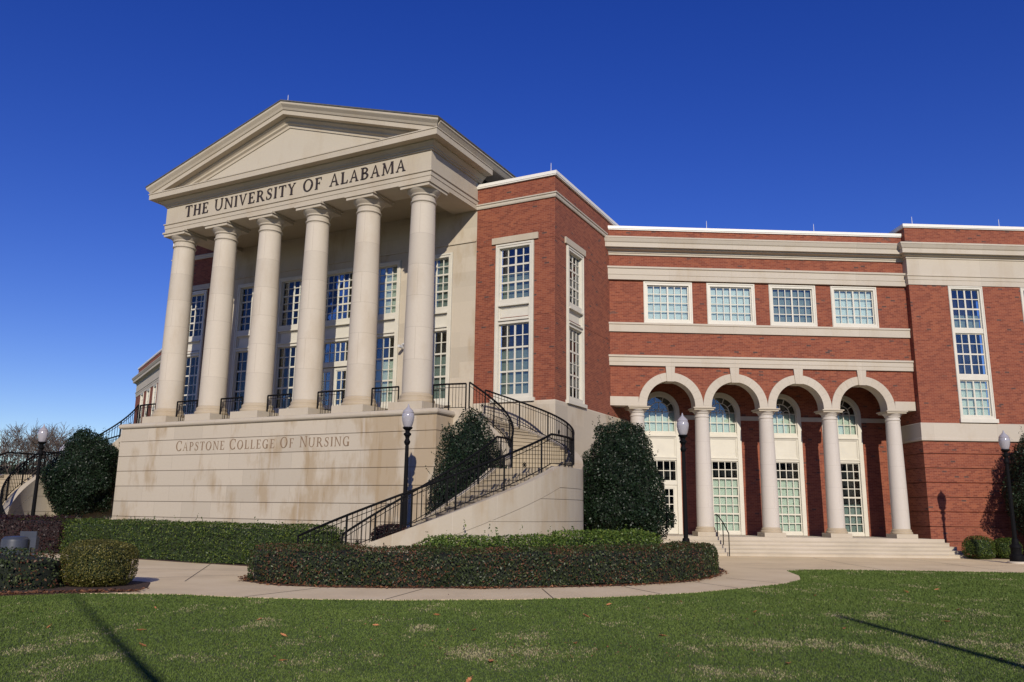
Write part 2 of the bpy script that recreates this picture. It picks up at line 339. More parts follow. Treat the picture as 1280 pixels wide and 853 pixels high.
# ------------------------------------------------------------------ walls, windows
def wall(mb, F, u0, u1, z0, z1, n, th, ops=()):
    us = sorted({u0, u1, *[x for o in ops for x in o[:2]]}); zs = sorted({z0, z1, *[x for o in ops for x in o[2:]]})
    def solid(i, j):
        if i < 0 or j < 0 or i >= len(us) - 1 or j >= len(zs) - 1: return False
        cu, cz = (us[i] + us[i + 1]) / 2, (zs[j] + zs[j + 1]) / 2
        return not any(o[0] < cu < o[1] and o[2] < cz < o[3] for o in ops)
    idx = {}; vs = []; fs = []
    def vid(i, j, k):
        if (i, j, k) not in idx: idx[(i, j, k)] = len(vs); vs.append(F.pt(us[i], n if k == 0 else n - th, zs[j]))
        return idx[(i, j, k)]
    for i in range(len(us) - 1):
        for j in range(len(zs) - 1):
            if not solid(i, j): continue
            fs.append((vid(i, j, 0), vid(i + 1, j, 0), vid(i + 1, j + 1, 0), vid(i, j + 1, 0)))
            fs.append((vid(i, j, 1), vid(i, j + 1, 1), vid(i + 1, j + 1, 1), vid(i + 1, j, 1)))
            for (di, dj, a_, b_) in ((-1, 0, (i, j), (i, j + 1)), (1, 0, (i + 1, j), (i + 1, j + 1)), (0, -1, (i, j), (i + 1, j)), (0, 1, (i, j + 1), (i + 1, j + 1))):
                if not solid(i + di, j + dj): fs.append((vid(*a_, 0), vid(*b_, 0), vid(*b_, 1), vid(*a_, 1)))
    mb.add(vs, fs)
GI = 0
def glazing(parent, F, n, u0, u1, z0, z1, cols, rows, thick_u=(), thick_z=(), blind=None, bz=(0, 1), dark=True, arch=False):
    """sash bars, panes, blind and near-black board for the unlit room; all children of parent"""
    sb = MB(); t = .017; f = .045
    sb.box(F, u0, u0 + f, n, n + .05, z0, z1); sb.box(F, u1 - f, u1, n, n + .05, z0, z1)
    sb.box(F, u0 + f, u1 - f, n, n + .05, z0, z0 + f); 
    if not arch: sb.box(F, u0 + f, u1 - f, n, n + .05, z1 - f, z1)
    for i in range(1, cols):
        x = u0 + (u1 - u0) * i / cols; w = .035 if i in thick_u else t
        sb.box(F, x - w, x + w, n + .004, n + .045, z0 + f, z1 - (0 if arch else f))
    for j in range(1, rows + (1 if arch else 0)):
        z = z0 + (z1 - z0) * j / rows; w = .035 if j in thick_z else t
        sb.box(F, u0 + f, u1 - f, n + .001, n + .048, z - w, z + w)
    g = MB(); cu = (u0 + u1) / 2; r = (u1 - u0) / 2
    if arch:
        k = 20
        def arc(rr, a0=0, a1=math.pi, kk=k): return [(cu + rr * math.cos(a0 + (a1 - a0) * i / kk), z1 + rr * math.sin(a0 + (a1 - a0) * i / kk)) for i in range(kk + 1)]
        def ring(r0, r1, c=cu, a0=0, a1=math.pi, kk=k, na=.0, nb=.05):
            for i in range(kk):
                t0, t1 = a0 + (a1 - a0) * i / kk, a0 + (a1 - a0) * (i + 1) / kk
                sb.prism(F, [(c + r0 * math.cos(t0), z1 + r0 * math.sin(t0)), (c + r1 * math.cos(t0), z1 + r1 * math.sin(t0)), (c + r1 * math.cos(t1), z1 + r1 * math.sin(t1)), (c + r0 * math.cos(t1), z1 + r0 * math.sin(t1))], n + na, n + nb)
        ring(r - f, r); ring(r * .60 - t, r * .60 + t, na=.003, nb=.044)
        for q in (r * .30,): 
            for cc in (-r * .4, 0, r * .4): ring(r * .2 - t * .7, r * .2 + t * .7, c=cu + cc, kk=10, na=.006, nb=.040)
        for dg in (36, 72, 108, 144):
            t0 = R_(dg); dx, dz = math.cos(t0), math.sin(t0); px, pz = -dz * t, dx * t
            a_, b_ = r * .60, r - f
            sb.prism(F, [(cu + a_ * dx + px, z1 + a_ * dz + pz), (cu + a_ * dx - px, z1 + a_ * dz - pz), (cu + b_ * dx - px, z1 + b_ * dz - pz), (cu + b_ * dx + px, z1 + b_ * dz + pz)], n + .008, n + .042)
        sb.box(F, cu - t, cu + t, n + .009, n + .041, z1, z1 + r * .60)
        g.prism(F, [(u0 + .01, z0 + .01), (u1 - .01, z0 + .01)] + arc(r - .01), n + .018, n + .024)
    else: g.box(F, u0 + .01, u1 - .01, n + .018, n + .024, z0 + .01, z1 - .01)
    so = sb.build('sash_bars', 'cream', parent); g.build('glass', 'glass', parent)
    if blind:
        b_ = MB(); za, zb = z0 + (z1 - z0) * bz[0], z0 + (z1 - z0) * bz[1]; b_.box(F, u0 + .03, u1 - .03, n - .10, n - .085, za, zb); 
        b_.build('blind', blind, parent)
    d = MB(); d.box(F, u0 - .25, u1 + .25, n - .62, n - .60, z0 - .2, z1 + (r if arch else 0) + .2); d.build('dark_backing', 'dark', parent)  # near-black board; darkness of the unlit room is put into its colour
def frame_strip(mb, F, n0, n1, u0, u1, z0, z1, w, wb=None):
    wb = w if wb is None else wb
    mb.box(F, u0, u0 + w, n0, n1, z0, z1); mb.box(F, u1 - w, u1, n0, n1, z0, z1); mb.box(F, u0 + w, u1 - w, n0, n1, z1 - w, z1)
    if wb: mb.box(F, u0 + w, u1 - w, n0, n1, z0, z0 + wb)
def panel(mb, F, n, u0, u1, z0, z1):
    frame_strip(mb, F, n, n + .045, u0, u1, z0, z1, .055)
    frame_strip(mb, F, n, n + .02, u0 + .057, u1 - .057, z0 + .057, z1 - .057, .03)
def tall_window(parent, F, n, u0, u1, lintel=True, blind_lo='blind_grey', blind_up='blind_grey', ublind=(0, .18), lblind=(0, .64), door=False, sill=True, hood=True, cols=4):
    """two-storey window bay: sash above, panel, sash below"""
    w = MB(); zb, zt = 5.98, 12.30; c = .17
    frame_strip(w, F, n - .16, n + .05, u0, u1, zb, zt, c)
    frame_strip(w, F, n - .16, n + .075, u0 + .03, u1 - .03, zb + .01, zt - .03, .05, 0)
    ui0, ui1 = u0 + c, u1 - c
    w.box(F, ui0, ui1, n - .16, n + .03, 9.76, 9.98); w.box(F, ui0, ui1, n - .16, n + .10, 9.70, 9.76); w.box(F, ui0, ui1, n - .14, n + .03, 8.98, 9.10); w.box(F, ui0, ui1, n - .14, n + .09, 9.10, 9.15)
    w.box(F, ui0, ui1, n - .16, n - .05, 9.15, 9.70); panel(w, F, n - .05, ui0, ui1, 9.15, 9.70)
    if sill: w.box(F, u0 - .10, u1 + .10, n - .05, n + .14, 5.84, 5.98)
    o = w.build('window', ['cream'], parent)
    if lintel: l = MB(); l.box(F, u0 - .18, u1 + .20, n - .02, n + .07, 12.34, 12.60); l.build('lintel', 'trim', o)
    glazing(o, F, n - .13, ui0, ui1, 9.98, zt - c, cols, 6, (cols // 2,), (2, 4), blind_up, ublind)
    if not door: glazing(o, F, n - .13, ui0, ui1, 6.12, 8.98, 4, 6, (2,), (2, 4), blind_lo, lblind)
    else:
        glazing(o, F, n - .13, ui0, ui1, 8.05, 8.98, cols, 2, (cols // 2,), (), None)
        d = MB(); d.box(F, ui0, ui1, n - .16, n + .04, 7.84, 8.05)
        d.build('transom', 'cream', o)
        mid = (ui0 + ui1) / 2
        for s0, s1 in ((ui0, mid - .01), (mid + .01, ui1)):
            q = MB(); frame_strip(q, F, n - .13, n - .06, s0, s1, 5.24, 7.82, .13, .28); do = q.build('door', 'cream', o)
            glazing(do, F, n - .13, s0 + .13, s1 - .13, 5.52, 7.69, 2, 5, (), ())
    return o
CAPPROF = [(-.35, 14.88), (.08, 14.88), (.08, 14.93), (.10, 14.93), (.10, 15.06), (-.35, 15.06)]

B0 = P.pt(UC, 0, 0)
bld = empty('university_building', B0, 'red brick and limestone college building with six tall columns, a pediment and an arcaded wing', 'building')

# ---- P volume: towers and portico back wall
TW = 3.55
TOWW = [(-2.62, -.92)]
def tower(F, FR, blind=True, side=True):
    mb = MB()
    ops = [(-2.64, -.90, 5.98, 12.30)]
    # split in three bands with 12 mm grooves (belt lines)
    def bands(FF, a, b, n, ops_, zs):
        for z0, z1 in zs:
            oo = [(o[0], o[1], max(o[2], z0), min(o[3], z1)) for o in ops_ if o[2] < z1 and o[3] > z0]
            wall(mb, FF, a, b, z0, z1, n, .35, oo)
    Z = [(5.86, 9.235), (9.25, 12.33), (12.345, 13.97), (14.17, 14.9)]
    bands(F, -TW, 0, 0, ops, Z)
    rops = [(1.10, 2.85, 5.98, 12.30)]
    # the flank starts where the front's thickness ends
    bands(FR, .35, 14, 0, rops, Z)
    for z in (9.235, 12.33): mb.box(F, -TW + .01, -.012, -.3, -.012, z, z + .015); mb.box(FR, .30, 14, -.3, -.012, z, z + .015)
    o = mb.build('tower_wall', 'brick', bld)
    s = MB(); s.sweep([F.xy(-TW, 0), F.xy(0, 0), FR.xy(5.6, 0)] if F is P else [FR.xy(5.6, 0), F.xy(0, 0), F.xy(-TW, 0)], [(-.3, 13.97), (.05, 13.97), (.07, 14.02), (.07, 14.10), (.11, 14.12), (.11, 14.17), (-.3, 14.17)]); s.build('string_course', 'wtrim', bld)
    s = MB(); s.sweep([F.xy(-TW, 0), F.xy(0, 0), FR.xy(14, 0)] if F is P else [FR.xy(14, 0), F.xy(0, 0), F.xy(-TW, 0)], CAPPROF); s.build('parapet_cap', 'cap', bld)
    s = MB(); s.sweep([F.xy(-TW + .01, 0), F.xy(0, 0), FR.xy(9, 0)] if F is P else [FR.xy(9, 0), F.xy(0, 0), F.xy(-TW + .01, 0)], [(-.4, -.1), (.05, -.1), (.05, 5.82), (.03, 5.86), (-.4, 5.86)]); s.build('stone_base', 'stone', bld)
    tall_window(bld, F, 0, -2.62, -.92, ublind=(0, .5))
    if side: tall_window(bld, FR, 0, 1.12, 2.83, ublind=(0, 1), blind_up='blind_pale', lblind=(0, 1), blind_lo='blind_pale')
    r = MB(); r.box(F, -TW + .2, -.36, -13.6, -.36, 14.4, 14.5); r.build('flat_roof', 'flat', bld)
tower(P, RF); tower(PM, RFM, side=False)
# back wall of the portico
BAYS = [UC + 2.62 * k for k in (-2, -1, 0, 1, 2)]
mb = MB(); HWS = [.85, .85, 1.05, .85, .85]
ops = [(b - HWS[k] - .02, b + HWS[k] + .02, 5.98 if k != 2 else 5.22, 12.30) for k, b in enumerate(BAYS)]
wall(mb, P, 2 * UC + TW + .005, -TW - .005, 4.9, 14.2, -.02, .35, ops)
mb.box(P, 2 * UC + TW + .02, -TW - .02, -.1, .03, 12.62, 12.70)
mb.build('portico_back_wall', 'stone', bld)
for k, b in enumerate(BAYS):
    tall_window(bld, P, -.02, b - HWS[k], b + HWS[k], lintel=False, door=(k == 2), sill=(k != 2), cols=6 if k == 2 else 4, ublind=(0, 1) if k in (1, 3, 4) else (0, .3) if k != 2 else (0, .01), blind_up='blind_pale' if k == 3 else 'blind_grey', blind_lo='blind_pale' if k == 3 else 'blind_grey')
# ceiling of the portico
mb = MB(); mb.box(P, 2 * UC + TW + .3, -TW - .3, .02, 2.38, 14.15, 14.25); mb.build('portico_ceiling', 'soffit', bld)

# ---- entablature and pediment
uL, uR, nF = 2 * UC + 3.55, -3.55, 3.58
path = [P.xy(uL, .005), P.xy(uL, nF), P.xy(uR, nF), P.xy(uR, .005)]
mb = MB(); mb.sweep(path, [(-1.2, 13.98), (0, 13.98), (0, 14.165), (.025, 14.175), (.025, 14.335), (.07, 14.355), (.07, 14.40), (0, 14.40), (0, 15.20), (-1.2, 15.20)]); mb.build('architrave_and_frieze', 'trim', bld)
mb = MB(); mb.sweep(path[:1] + path[1:3] + [P.xy(uR, -.2)], [(-.3, 15.20), (.06, 15.20), (.06, 15.26), (.12, 15.28), (.12, 15.33), (.26, 15.45), (.26, 15.50), (.58, 15.50), (.58, 15.72), (.61, 15.74), (.61, 15.78), (-.3, 15.82)])
mb.build('horizontal_cornice', 'trim', bld)
SL = .315; HALF = 7.24 + .72; ZE = 15.83                # raking cornice
mb = MB()
for F in (P, PM):
    # eaves along the flank, above corona
    mb.sweep([F.xy(uR, nF + .5), F.xy(uR, -11)] if F is P else [F.xy(uR, -11), F.xy(uR, nF + .5)], [(-.3, 15.80), (.54, 15.80), (.57, 15.84), (.66, 15.98), (.69, 16.00), (.69, 16.08), (-.3, 16.08)])
mb.build('eaves_gutter', 'trim', bld)
def rake(mb, lo, hi, n0, n1, ext):
    """sloping band between vertical heights lo..hi above the slope line, half width ext; both sides meet at the axis"""
    for s in (-1, 1):
        zz = lambda x: ZE + (HALF - x) * SL
        poly = [(UC + s * ext, zz(ext) + lo), (UC, zz(0) + lo), (UC, zz(0) + hi), (UC + s * ext, zz(ext) + hi)]
        mb.prism(P, poly, n0, n1)
mb = MB()
RP = [(-.5, -.70), (.06, -.70), (.06, -.58), (.14, -.52), (.14, -.44), (.26, -.34), (.26, -.28), (.52, -.27), (.52, -.09), (.56, -.07), (.60, .02), (.68, .12), (.70, .15), (.70, .24), (-.5, .24)]
for sgn in (-1, 1):
    zz = lambda x: ZE + (HALF - x) * SL
    vs = []
    for x in (0, HALF - .02):
        for n_, h_ in RP:
            xx = x if x == 0 else x - max(0, .70 - n_) * .9 * (1 if h_ < .2 else 0)
            vs.append(P.pt(UC + sgn * xx, nF + n_, zz(xx) + h_))
    k_ = len(RP); mb.add(vs, [(i_, (i_ + 1) % k_, k_ + (i_ + 1) % k_, k_ + i_) for i_ in range(k_)] + [tuple(range(k_)), tuple(range(2 * k_ - 1, k_ - 1, -1))])
mb.build('raking_cornice', 'trim', bld)
mb = MB(); xx = HALF - .35; mb.prism(P, [(UC - xx, 15.79), (UC + xx, 15.79), (UC, ZE + HALF * SL - .45)], nF - .3, nF + .02); mb.build('tympanum', 'stucco', bld)
mb = MB()
for s in (-1, 1):
    zz = lambda x: ZE + (HALF - x) * SL
    mb.prism(P, [(UC + s * (HALF + .0), zz(HALF) + .245), (UC, zz(0) + .245), (UC, zz(0) + .30), (UC + s * (HALF + .0), zz(HALF) + .30)], -14, nF + .73)
mb.build('gable_roof', 'roof', bld)

# ---- portico columns
def column_parts(root, c, mat, z0, z1, rb, rt, blk, ab, q=1.0):
    h = z1 - z0
    fb = MB(); fb.box(Frame(c, blk[1], blk[2]), -blk[0], blk[0], -blk[0], blk[0], z0, z0 + .29 * q); fb.build('pedestal_block', 'trim', root)
    b_ = MB(); zb = z0 + .29 * q
    b_.lathe(c, [(rb * 1.22, zb), (rb * 1.25, zb + .05 * q), (rb * 1.25, zb + .09 * q), (rb * 1.22, zb + .13 * q), (rb * 1.14, zb + .15 * q), (rb * 1.12, zb + .20 * q), (rb * 1.14, zb + .25 * q), (rb * 1.10, zb + .30 * q), (rb * 1.03, zb + .32 * q), (rb, zb + .36 * q)], 32)
    b_.build('base', 'basestone', root, smooth=True, cyl=(*c, rb))
    zs0 = zb + .36 * q; zs1 = z1 - .70 * q
    prof = []
    for i in range(13):
        t = i / 12; prof.append((rb + (rt - rb) * (t ** 1.6), zs0 + (zs1 - zs0) * t))
    s_ = MB(); s_.lathe(c, prof, 32); s_.build('shaft', mat, root, smooth=True, cyl=(*c, rb))
    c_ = MB(); z = zs1
    c_.lathe(c, [(rt, z), (rt * 1.08, z + .01), (rt * 1.11, z + .04 * q), (rt * 1.08, z + .07 * q), (rt * 1.0, z + .09 * q), (rt * .99, z + .26 * q), (rt * 1.09, z + .27 * q), (rt * 1.13, z + .30 * q), (rt * 1.09, z + .33 * q), (rt * 1.14, z + .36 * q), (rt * 1.28, z + .42 * q), (rt * 1.38, z + .48 * q), (rt * 1.40, z + .505 * q)], 32)
    c_.build('capital', mat, root, smooth=True, cyl=(*c, rb))
    a_ = MB(); f_ = Frame(c, blk[1], blk[2]); a_.box(f_, -ab, ab, -ab, ab, z + .505 * q, z + .62 * q); a_.box(f_, -ab - .05, ab + .05, -ab - .05, ab + .05, z + .62 * q, z + .70 * q - .003); a_.build('abacus', 'trim', root)
def child_empty(name, loc, parent):
    o = bpy.data.objects.new(name, None); COL.objects.link(o); o.parent = parent; o.location = np.array(loc) - parent_world(parent); return o
FL = 5.24
c0 = P.xy(-4.24, 2.98)
col0 = child_empty('column', (*c0, FL), bld)
column_parts(col0, c0, 'column', FL, 13.98, .555, .465, (.74, Pd, Pn), .66)
for k in range(1, 6):
    c = P.xy(-4.24 - 2.62 * k, 2.98); copy_tree(col0, np.array((*c, FL)) - np.array(B0), None, bld)

# ---- plinth under the portico (limestone courses with real joints)
pL, pR, pN = 2 * UC + 2.65, -2.65, 4.05
ppath = [P.xy(pL, 0), P.xy(pL, pN), P.xy(pR, pN), P.xy(pR, 0)]
mb = MB()
zj = [-.2] + [1.29 - .63] + [1.29 + .63 * i for i in range(6)] + [4.99]
for z0, z1 in zip(zj[:-1], zj[1:]):
    mb.sweep(ppath, [(-.3, z0), (0, z0), (0, z1 - .020), (-.035, z1 - .020), (-.035, z1), (-.3, z1)])
mb.build('plinth', 'plinth', bld)
mb = MB(); mb.sweep(ppath, [(-.4, 4.99), (.03, 4.99), (.075, 5.03), (.09, 5.08), (.075, 5.14), (.03, 5.19), (-.1, 5.22), (-.4, 5.225)]); mb.build('plinth_cap', 'trim', bld)
mb = MB(); mb.box(P, pL + .3, pR - .3, -.02, pN - .3, 5.0, FL - .004); mb.build('portico_floor', 'steps', bld)

# ---- lettering: hand-drawn serif capitals
def glyph(ch, add):
    T, t, sf = .165, .085, .055
    def bar(x0, y0, x1, y1, w): add([(x0, y0), (x0 + w, y0), (x1 + w, y1), (x1, y1)])
    def ser(x, y, w=.30): add([(x - w / 2, y), (x + w / 2, y), (x + w / 2 - .04, y + sf), (x - w / 2 + .04, y + sf)] if y < .5 else [(x - w / 2 + .04, y - sf), (x + w / 2 - .04, y - sf), (x + w / 2, y), (x - w / 2, y)])
    def ring(cx, cy, ox, oy, ix, iy, a0, a1, k=18):
        for i in range(k):
            p, q = R_(a0 + (a1 - a0) * i / k), R_(a0 + (a1 - a0) * (i + 1) / k)
            add([(cx + ix * math.cos(p), cy + iy * math.sin(p)), (cx + ox * math.cos(p), cy + oy * math.sin(p)), (cx + ox * math.cos(q), cy + oy * math.sin(q)), (cx + ix * math.cos(q), cy + iy * math.sin(q))])
    if ch == 'I': bar(.09, 0, .09, 1, T); ser(.155, 0); ser(.155, 1); return .31
    if ch == 'T': bar(.30, 0, .30, 1, T); add([(.02, .94), (.72, .94), (.72, 1), (.02, 1)]); add([(.02, .78), (.05, .78), (.10, .94), (.02, .94)]); add([(.69, .78), (.72, .78), (.72, .94), (.64, .94)]); ser(.367, 0); return .74
    if ch == 'H': bar(.09, 0, .09, 1, T); bar(.60, 0, .60, 1, T); add([(.2, .48), (.62, .48), (.62, .54), (.2, .54)]); [ser(x, y) for x in (.155, .667) for y in (0, 1)]; return .83
    if ch == 'E' or ch == 'F':
        bar(.09, 0, .09, 1, T); ser(.155, 0); add([(.02, .94), (.60, .94), (.60, 1), (.02, 1)]); add([(.57, .78), (.60, .78), (.60, .94), (.51, .94)]); add([(.2, .48), (.46, .48), (.46, .54), (.2, .54)]); add([(.43, .40), (.46, .40), (.46, .62), (.43, .62)])
        if ch == 'E': add([(.02, 0), (.64, 0), (.64, .06), (.02, .06)]); add([(.55, .06), (.64, .06), (.65, .24), (.62, .24)])
        return .68
    if ch == 'L': bar(.09, 0, .09, 1, T); ser(.155, 1); add([(.02, 0), (.62, 0), (.62, .06), (.02, .06)]); add([(.53, .06), (.62, .06), (.64, .26), (.61, .26)]); return .65
    if ch == 'U': ring(.40, .32, .33, .34, .235, .27, 180, 360); bar(.07, .32, .07, 1, .105); bar(.67, .32, .67, 1, t); ser(.12, 1, .27); ser(.70, 1, .25); return .84
    if ch == 'N': bar(.10, 0, .10, 1, t); bar(.72, 0, .72, 1, t); add([(.06, 1), (.24, 1), (.785, 0), (.70, 0)]); ser(.13, 0, .27); ser(.75, 1, .27); add([(0, .955), (.2, .955), (.2, 1), (0, 1)]); return .89
    if ch == 'V': add([(.05, 1), (.21, 1), (.45, 0), (.38, 0)]); add([(.38, 0), (.45, 0), (.74, 1), (.67, 1)]); ser(.13, 1, .29); ser(.70, 1, .25); return .83
    if ch == 'A': add([(.06, 0), (.13, 0), (.42, 1), (.37, 1)]); add([(.58, 0), (.73, 0), (.42, 1), (.37, 1)]); add([(.2, .32), (.6, .32), (.6, .38), (.2, .38)]); ser(.10, 0, .25); ser(.66, 0, .30); return .80
    if ch == 'M': bar(.10, 0, .14, 1, t); bar(.84, 0, .80, 1, T * .95); add([(.10, 1), (.25, 1), (.53, .06), (.47, .06)]); add([(.47, .06), (.53, .06), (.86, 1), (.80, 1)]); ser(.13, 0, .26); ser(.90, 0, .28); ser(.15, 1, .22); ser(.86, 1, .24); return 1.06
    if ch == 'Y': add([(.04, 1), (.20, 1), (.42, .46), (.33, .46)]); add([(.33, .46), (.42, .46), (.70, 1), (.63, 1)]); bar(.31, 0, .31, .48, T); ser(.12, 1, .28); ser(.66, 1, .25); ser(.377, 0); return .78
    if ch == 'O': ring(.46, .5, .43, .515, .29, .46, 0, 360, 32); return .92
    if ch == 'C' or ch == 'G':
        ring(.46, .5, .43, .515, .29, .455, 48, 312, 26); add([(.72, .70), (.76, .70), (.76, .98), (.72, .92)])
        if ch == 'G': bar(.62, .02, .62, .42, T); ser(.69, .46 + .5 * 0 + .5, .28) if False else add([(.56, .40), (.82, .40), (.82, .445), (.56, .445)]); return .88
        add([(.72, .06), (.745, .03), (.76, .26), (.73, .26)]); return .82
    if ch in 'PRB':
        bar(.09, 0, .09, 1, T); ser(.155, 0); ser(.155, 1)
        cy, ry = (.735, .265) if ch != 'B' else (.765, .235)
        ring(.36, cy, .28, ry, .15, ry - .055, -90, 90, 14); add([(.2, cy + ry - .055), (.36, cy + ry - .055), (.36, cy + ry), (.2, cy + ry)]); add([(.2, cy - ry), (.36, cy - ry), (.36, cy - ry + .055), (.2, cy - ry + .055)])
        if ch == 'R': add([(.36, .48), (.50, .48), (.80, 0), (.64, 0)]); add([(.66, 0), (.86, 0), (.86, .045), (.66, .045)]); return .84
        if ch == 'B': ring(.38, .275, .32, .275, .185, .22, -90, 90, 14); add([(.2, 0), (.38, 0), (.38, .055), (.2, .055)]); add([(.2, .49), (.38, .49), (.38, .545), (.2, .545)]); return .74
        return .68
    if ch == 'S':
        pts = [(.52, .80), (.50, .90), (.40, .97), (.28, .96), (.16, .89), (.13, .77), (.19, .64), (.33, .54), (.46, .43), (.51, .28), (.46, .12), (.33, .035), (.20, .035), (.10, .12), (.07, .24)]
        wd = [.03, .045, .06, .07, .09, .12, .15, .16, .15, .12, .09, .07, .06, .045, .03]
        L = []; Rr = []
        for i, (x, y) in enumerate(pts):
            x0, y0 = pts[max(i - 1, 0)]; x1, y1 = pts[min(i + 1, len(pts) - 1)]; dx, dy = x1 - x0, y1 - y0; d = math.hypot(dx, dy); nx, ny = -dy / d, dx / d
            L.append((x + nx * wd[i] / 2, y + ny * wd[i] / 2)); Rr.append((x - nx * wd[i] / 2, y - ny * wd[i] / 2))
        for i in range(len(pts) - 1): add([L[i], L[i + 1], Rr[i + 1], Rr[i]])
        add([(.51, .70), (.54, .70), (.55, .98), (.52, .94)]); add([(.04, .05), (.07, .02), (.08, .30), (.045, .30)]); return .60
    return .5
def lettering(name, text, F, n, u0, u1, z0, hbig, hsmall, mat, depth, parent, gap=.16):
    # measure
    words = text.split(' '); tot = 0; items = []
    for wi, wd in enumerate(words):
        for ci, ch in enumerate(wd):
            h = hbig if ci == 0 else hsmall; w = glyph(ch, lambda p: None) * h; items.append((ch, h, tot)); tot += w + gap * hsmall
        if wi < len(words) - 1: tot += .55 * hsmall
    tot -= gap * hsmall; k = (u1 - u0) / tot
    root = child_empty(name, F.pt((u0 + u1) / 2, n, z0), parent)
    for ch, h, x in items:
        mb = MB(); cnt = [0]
        def add(poly, x=x, h=h):
            cnt[0] += 1; d = depth + .0006 * cnt[0]
            mb.prism(F, [(u0 + (x + px * h) * k, z0 + py * h) for px, py in poly], n - .002, n + d)
        glyph(ch, add); mb.build('letter', mat, root)
lettering('frieze_lettering', 'THE UNIVERSITY OF ALABAMA', P, nF, -16.80, -4.72, 14.57, .525, .495, 'bronze', .03, bld)
lettering('plinth_lettering', 'CAPSTONE COLLEGE OF NURSING', P, pN, -15.42, -6.38, 3.97, .41, .35, 'engrave_shade', .003, bld, gap=.20)

# ---- wing with the arcade
AC = [-11.25, -8.345, -5.44, -2.535]; CX = [-12.70, -9.795, -6.89, -3.985, -1.08]
NW_ = -1.83
def wing(F, detail=True):
    right = F is W
    def sw(mb, a, b, n, prof):
        pp = [F.xy(a, n), F.xy(b, n)]; mb.sweep(pp if right else pp[::-1], prof)
    mb = MB()
    wops = [(u0, u1, 10.10, 12.05) for u0, u1 in WW] if detail else []
    wall(mb, F, -14.6, -.13, 8.60, 14.55, NW_, .4, wops)
    mb.build('wing_wall', 'brick', bld)
    s = MB(); sw(s, -14.5, -.13, NW_, [(-.1, 13.28), (.06, 13.28), (.06, 13.35), (.10, 13.37), (.10, 13.45), (.30, 13.50), (.30, 13.55), (.42, 13.56), (.42, 13.76), (.46, 13.80), (.52, 13.95), (.54, 13.97), (.54, 14.03), (-.1, 14.10)]); s.build('cornice', 'wtrim', bld)
    s = MB(); sw(s, -14.5, -.13, NW_, [(-.1, 12.10), (.13, 12.10), (.13, 12.32), (.15, 12.33), (.15, 12.60), (.20, 12.63), (.20, 12.71), (-.1, 12.73)]); s.build('upper_band', 'wtrim', bld)
    s = MB(); sw(s, -14.5, -.13, NW_, [(-.1, 9.68), (.08, 9.68), (.08, 10.0), (.12, 10.02), (.12, 10.10), (-.1, 10.11)]); s.build('sill_band', 'wtrim', bld)
    s = MB(); sw(s, -14.5, -.13, NW_, [(-.1, 8.13), (.10, 8.13), (.10, 8.30), (.12, 8.31), (.12, 8.49), (.17, 8.52), (.17, 8.60), (-.1, 8.62)]); s.build('lower_band', 'wtrim', bld)
    s = MB(); sw(s, -14.0, -.15, NW_, [(-.45, 14.5), (.06, 14.5), (.06, 14.55), (.09, 14.55), (.09, 14.67), (-.45, 14.67)]); s.build('parapet_cap', 'cap', bld)
    r = MB(); r.box(F, -14.6, -.13, -14, NW_ - .42, 14.1, 14.2); r.build('flat_roof', 'flat', bld)
    if not detail:
        m2 = MB(); wall(m2, F, -14.6, -.13, 0, 8.60, NW_, .4); m2.build('lower_wall', 'brick', bld); return
    for i, (u0, u1) in enumerate(WW):
        w = MB(); frame_strip(w, F, NW_ - .14, NW_ + .03, u0, u1, 10.115, 12.05, .16)
        frame_strip(w, F, NW_ - .14, NW_ + .055, u0 + .02, u1 - .02, 10.117, 12.04, .05)
        o = w.build('window', 'cream', bld)
        glazing(o, F, NW_ - .10, u0 + .16, u1 - .16, 10.275, 11.89, 6, 4, (3,), (), ['blind_sky', 'blind_sky', 'blind_grey', 'blind_sky'][i], (0, 1))
    # spandrel wall over the arches
    zs, r0, r1 = 6.40, 1.08, 1.45; th = .62
    mb = MB()
    def strip(mbx, x0, x1, za0, za1, zb0, zb1, n0, n1): mbx.hexa([F.pt(x0, n0, za0), F.pt(x1, n0, za1), F.pt(x1, n1, za1), F.pt(x0, n1, za0), F.pt(x0, n0, zb0), F.pt(x1, n0, zb1), F.pt(x1, n1, zb1), F.pt(x0, n1, zb0)])
    for c in AC:
        K = 28; xs = [c + r1 * math.cos(math.pi * i / K) for i in range(K + 1)][::-1]
        for x0, x1 in zip(xs[:-1], xs[1:]):
            f = lambda x: zs + math.sqrt(max(r1 * r1 - (x - c) ** 2, 0)) - .02
            strip(mb, x0, x1, f(x0), f(x1), 8.15, 8.15, NW_ - th, NW_)
    mb.box(F, -14.1, AC[0] - r1, NW_ - th, NW_, 6.74, 8.15); mb.box(F, AC[3] + r1, -.13, NW_ - th, NW_, 6.74, 8.15)
    mb.build('spandrel_wall', 'brick', bld)
    for c in AC:
        a_ = MB(); K = 13
        for i in range(K):   # voussoirs
            t0, t1 = math.pi * i / K + .0012, math.pi * (i + 1) / K - .0012
            for q in range(3):
                p0, p1 = t0 + (t1 - t0) * q / 3, t0 + (t1 - t0) * (q + 1) / 3
                a_.prism(F, [(c + r0 * math.cos(p0), zs + r0 * math.sin(p0)), (c + r1 * math.cos(p0), zs + r1 * math.sin(p0)), (c + r1 * math.cos(p1), zs + r1 * math.sin(p1)), (c + r0 * math.cos(p1), zs + r0 * math.sin(p1))], NW_ - th + .02, NW_ + .05)
        a_.prism(F, [(c - .16, zs + r0 - .03), (c + .16, zs + r0 - .03), (c + .21, 8.13), (c - .21, 8.13)], NW_ - th + .03, NW_ + .09)
        a_.build('arch_ring', 'wtrim', bld)
    def piece(*a):
        im = MB(); im.box(F, *a); im.build('impost_band', 'wtrim', bld)
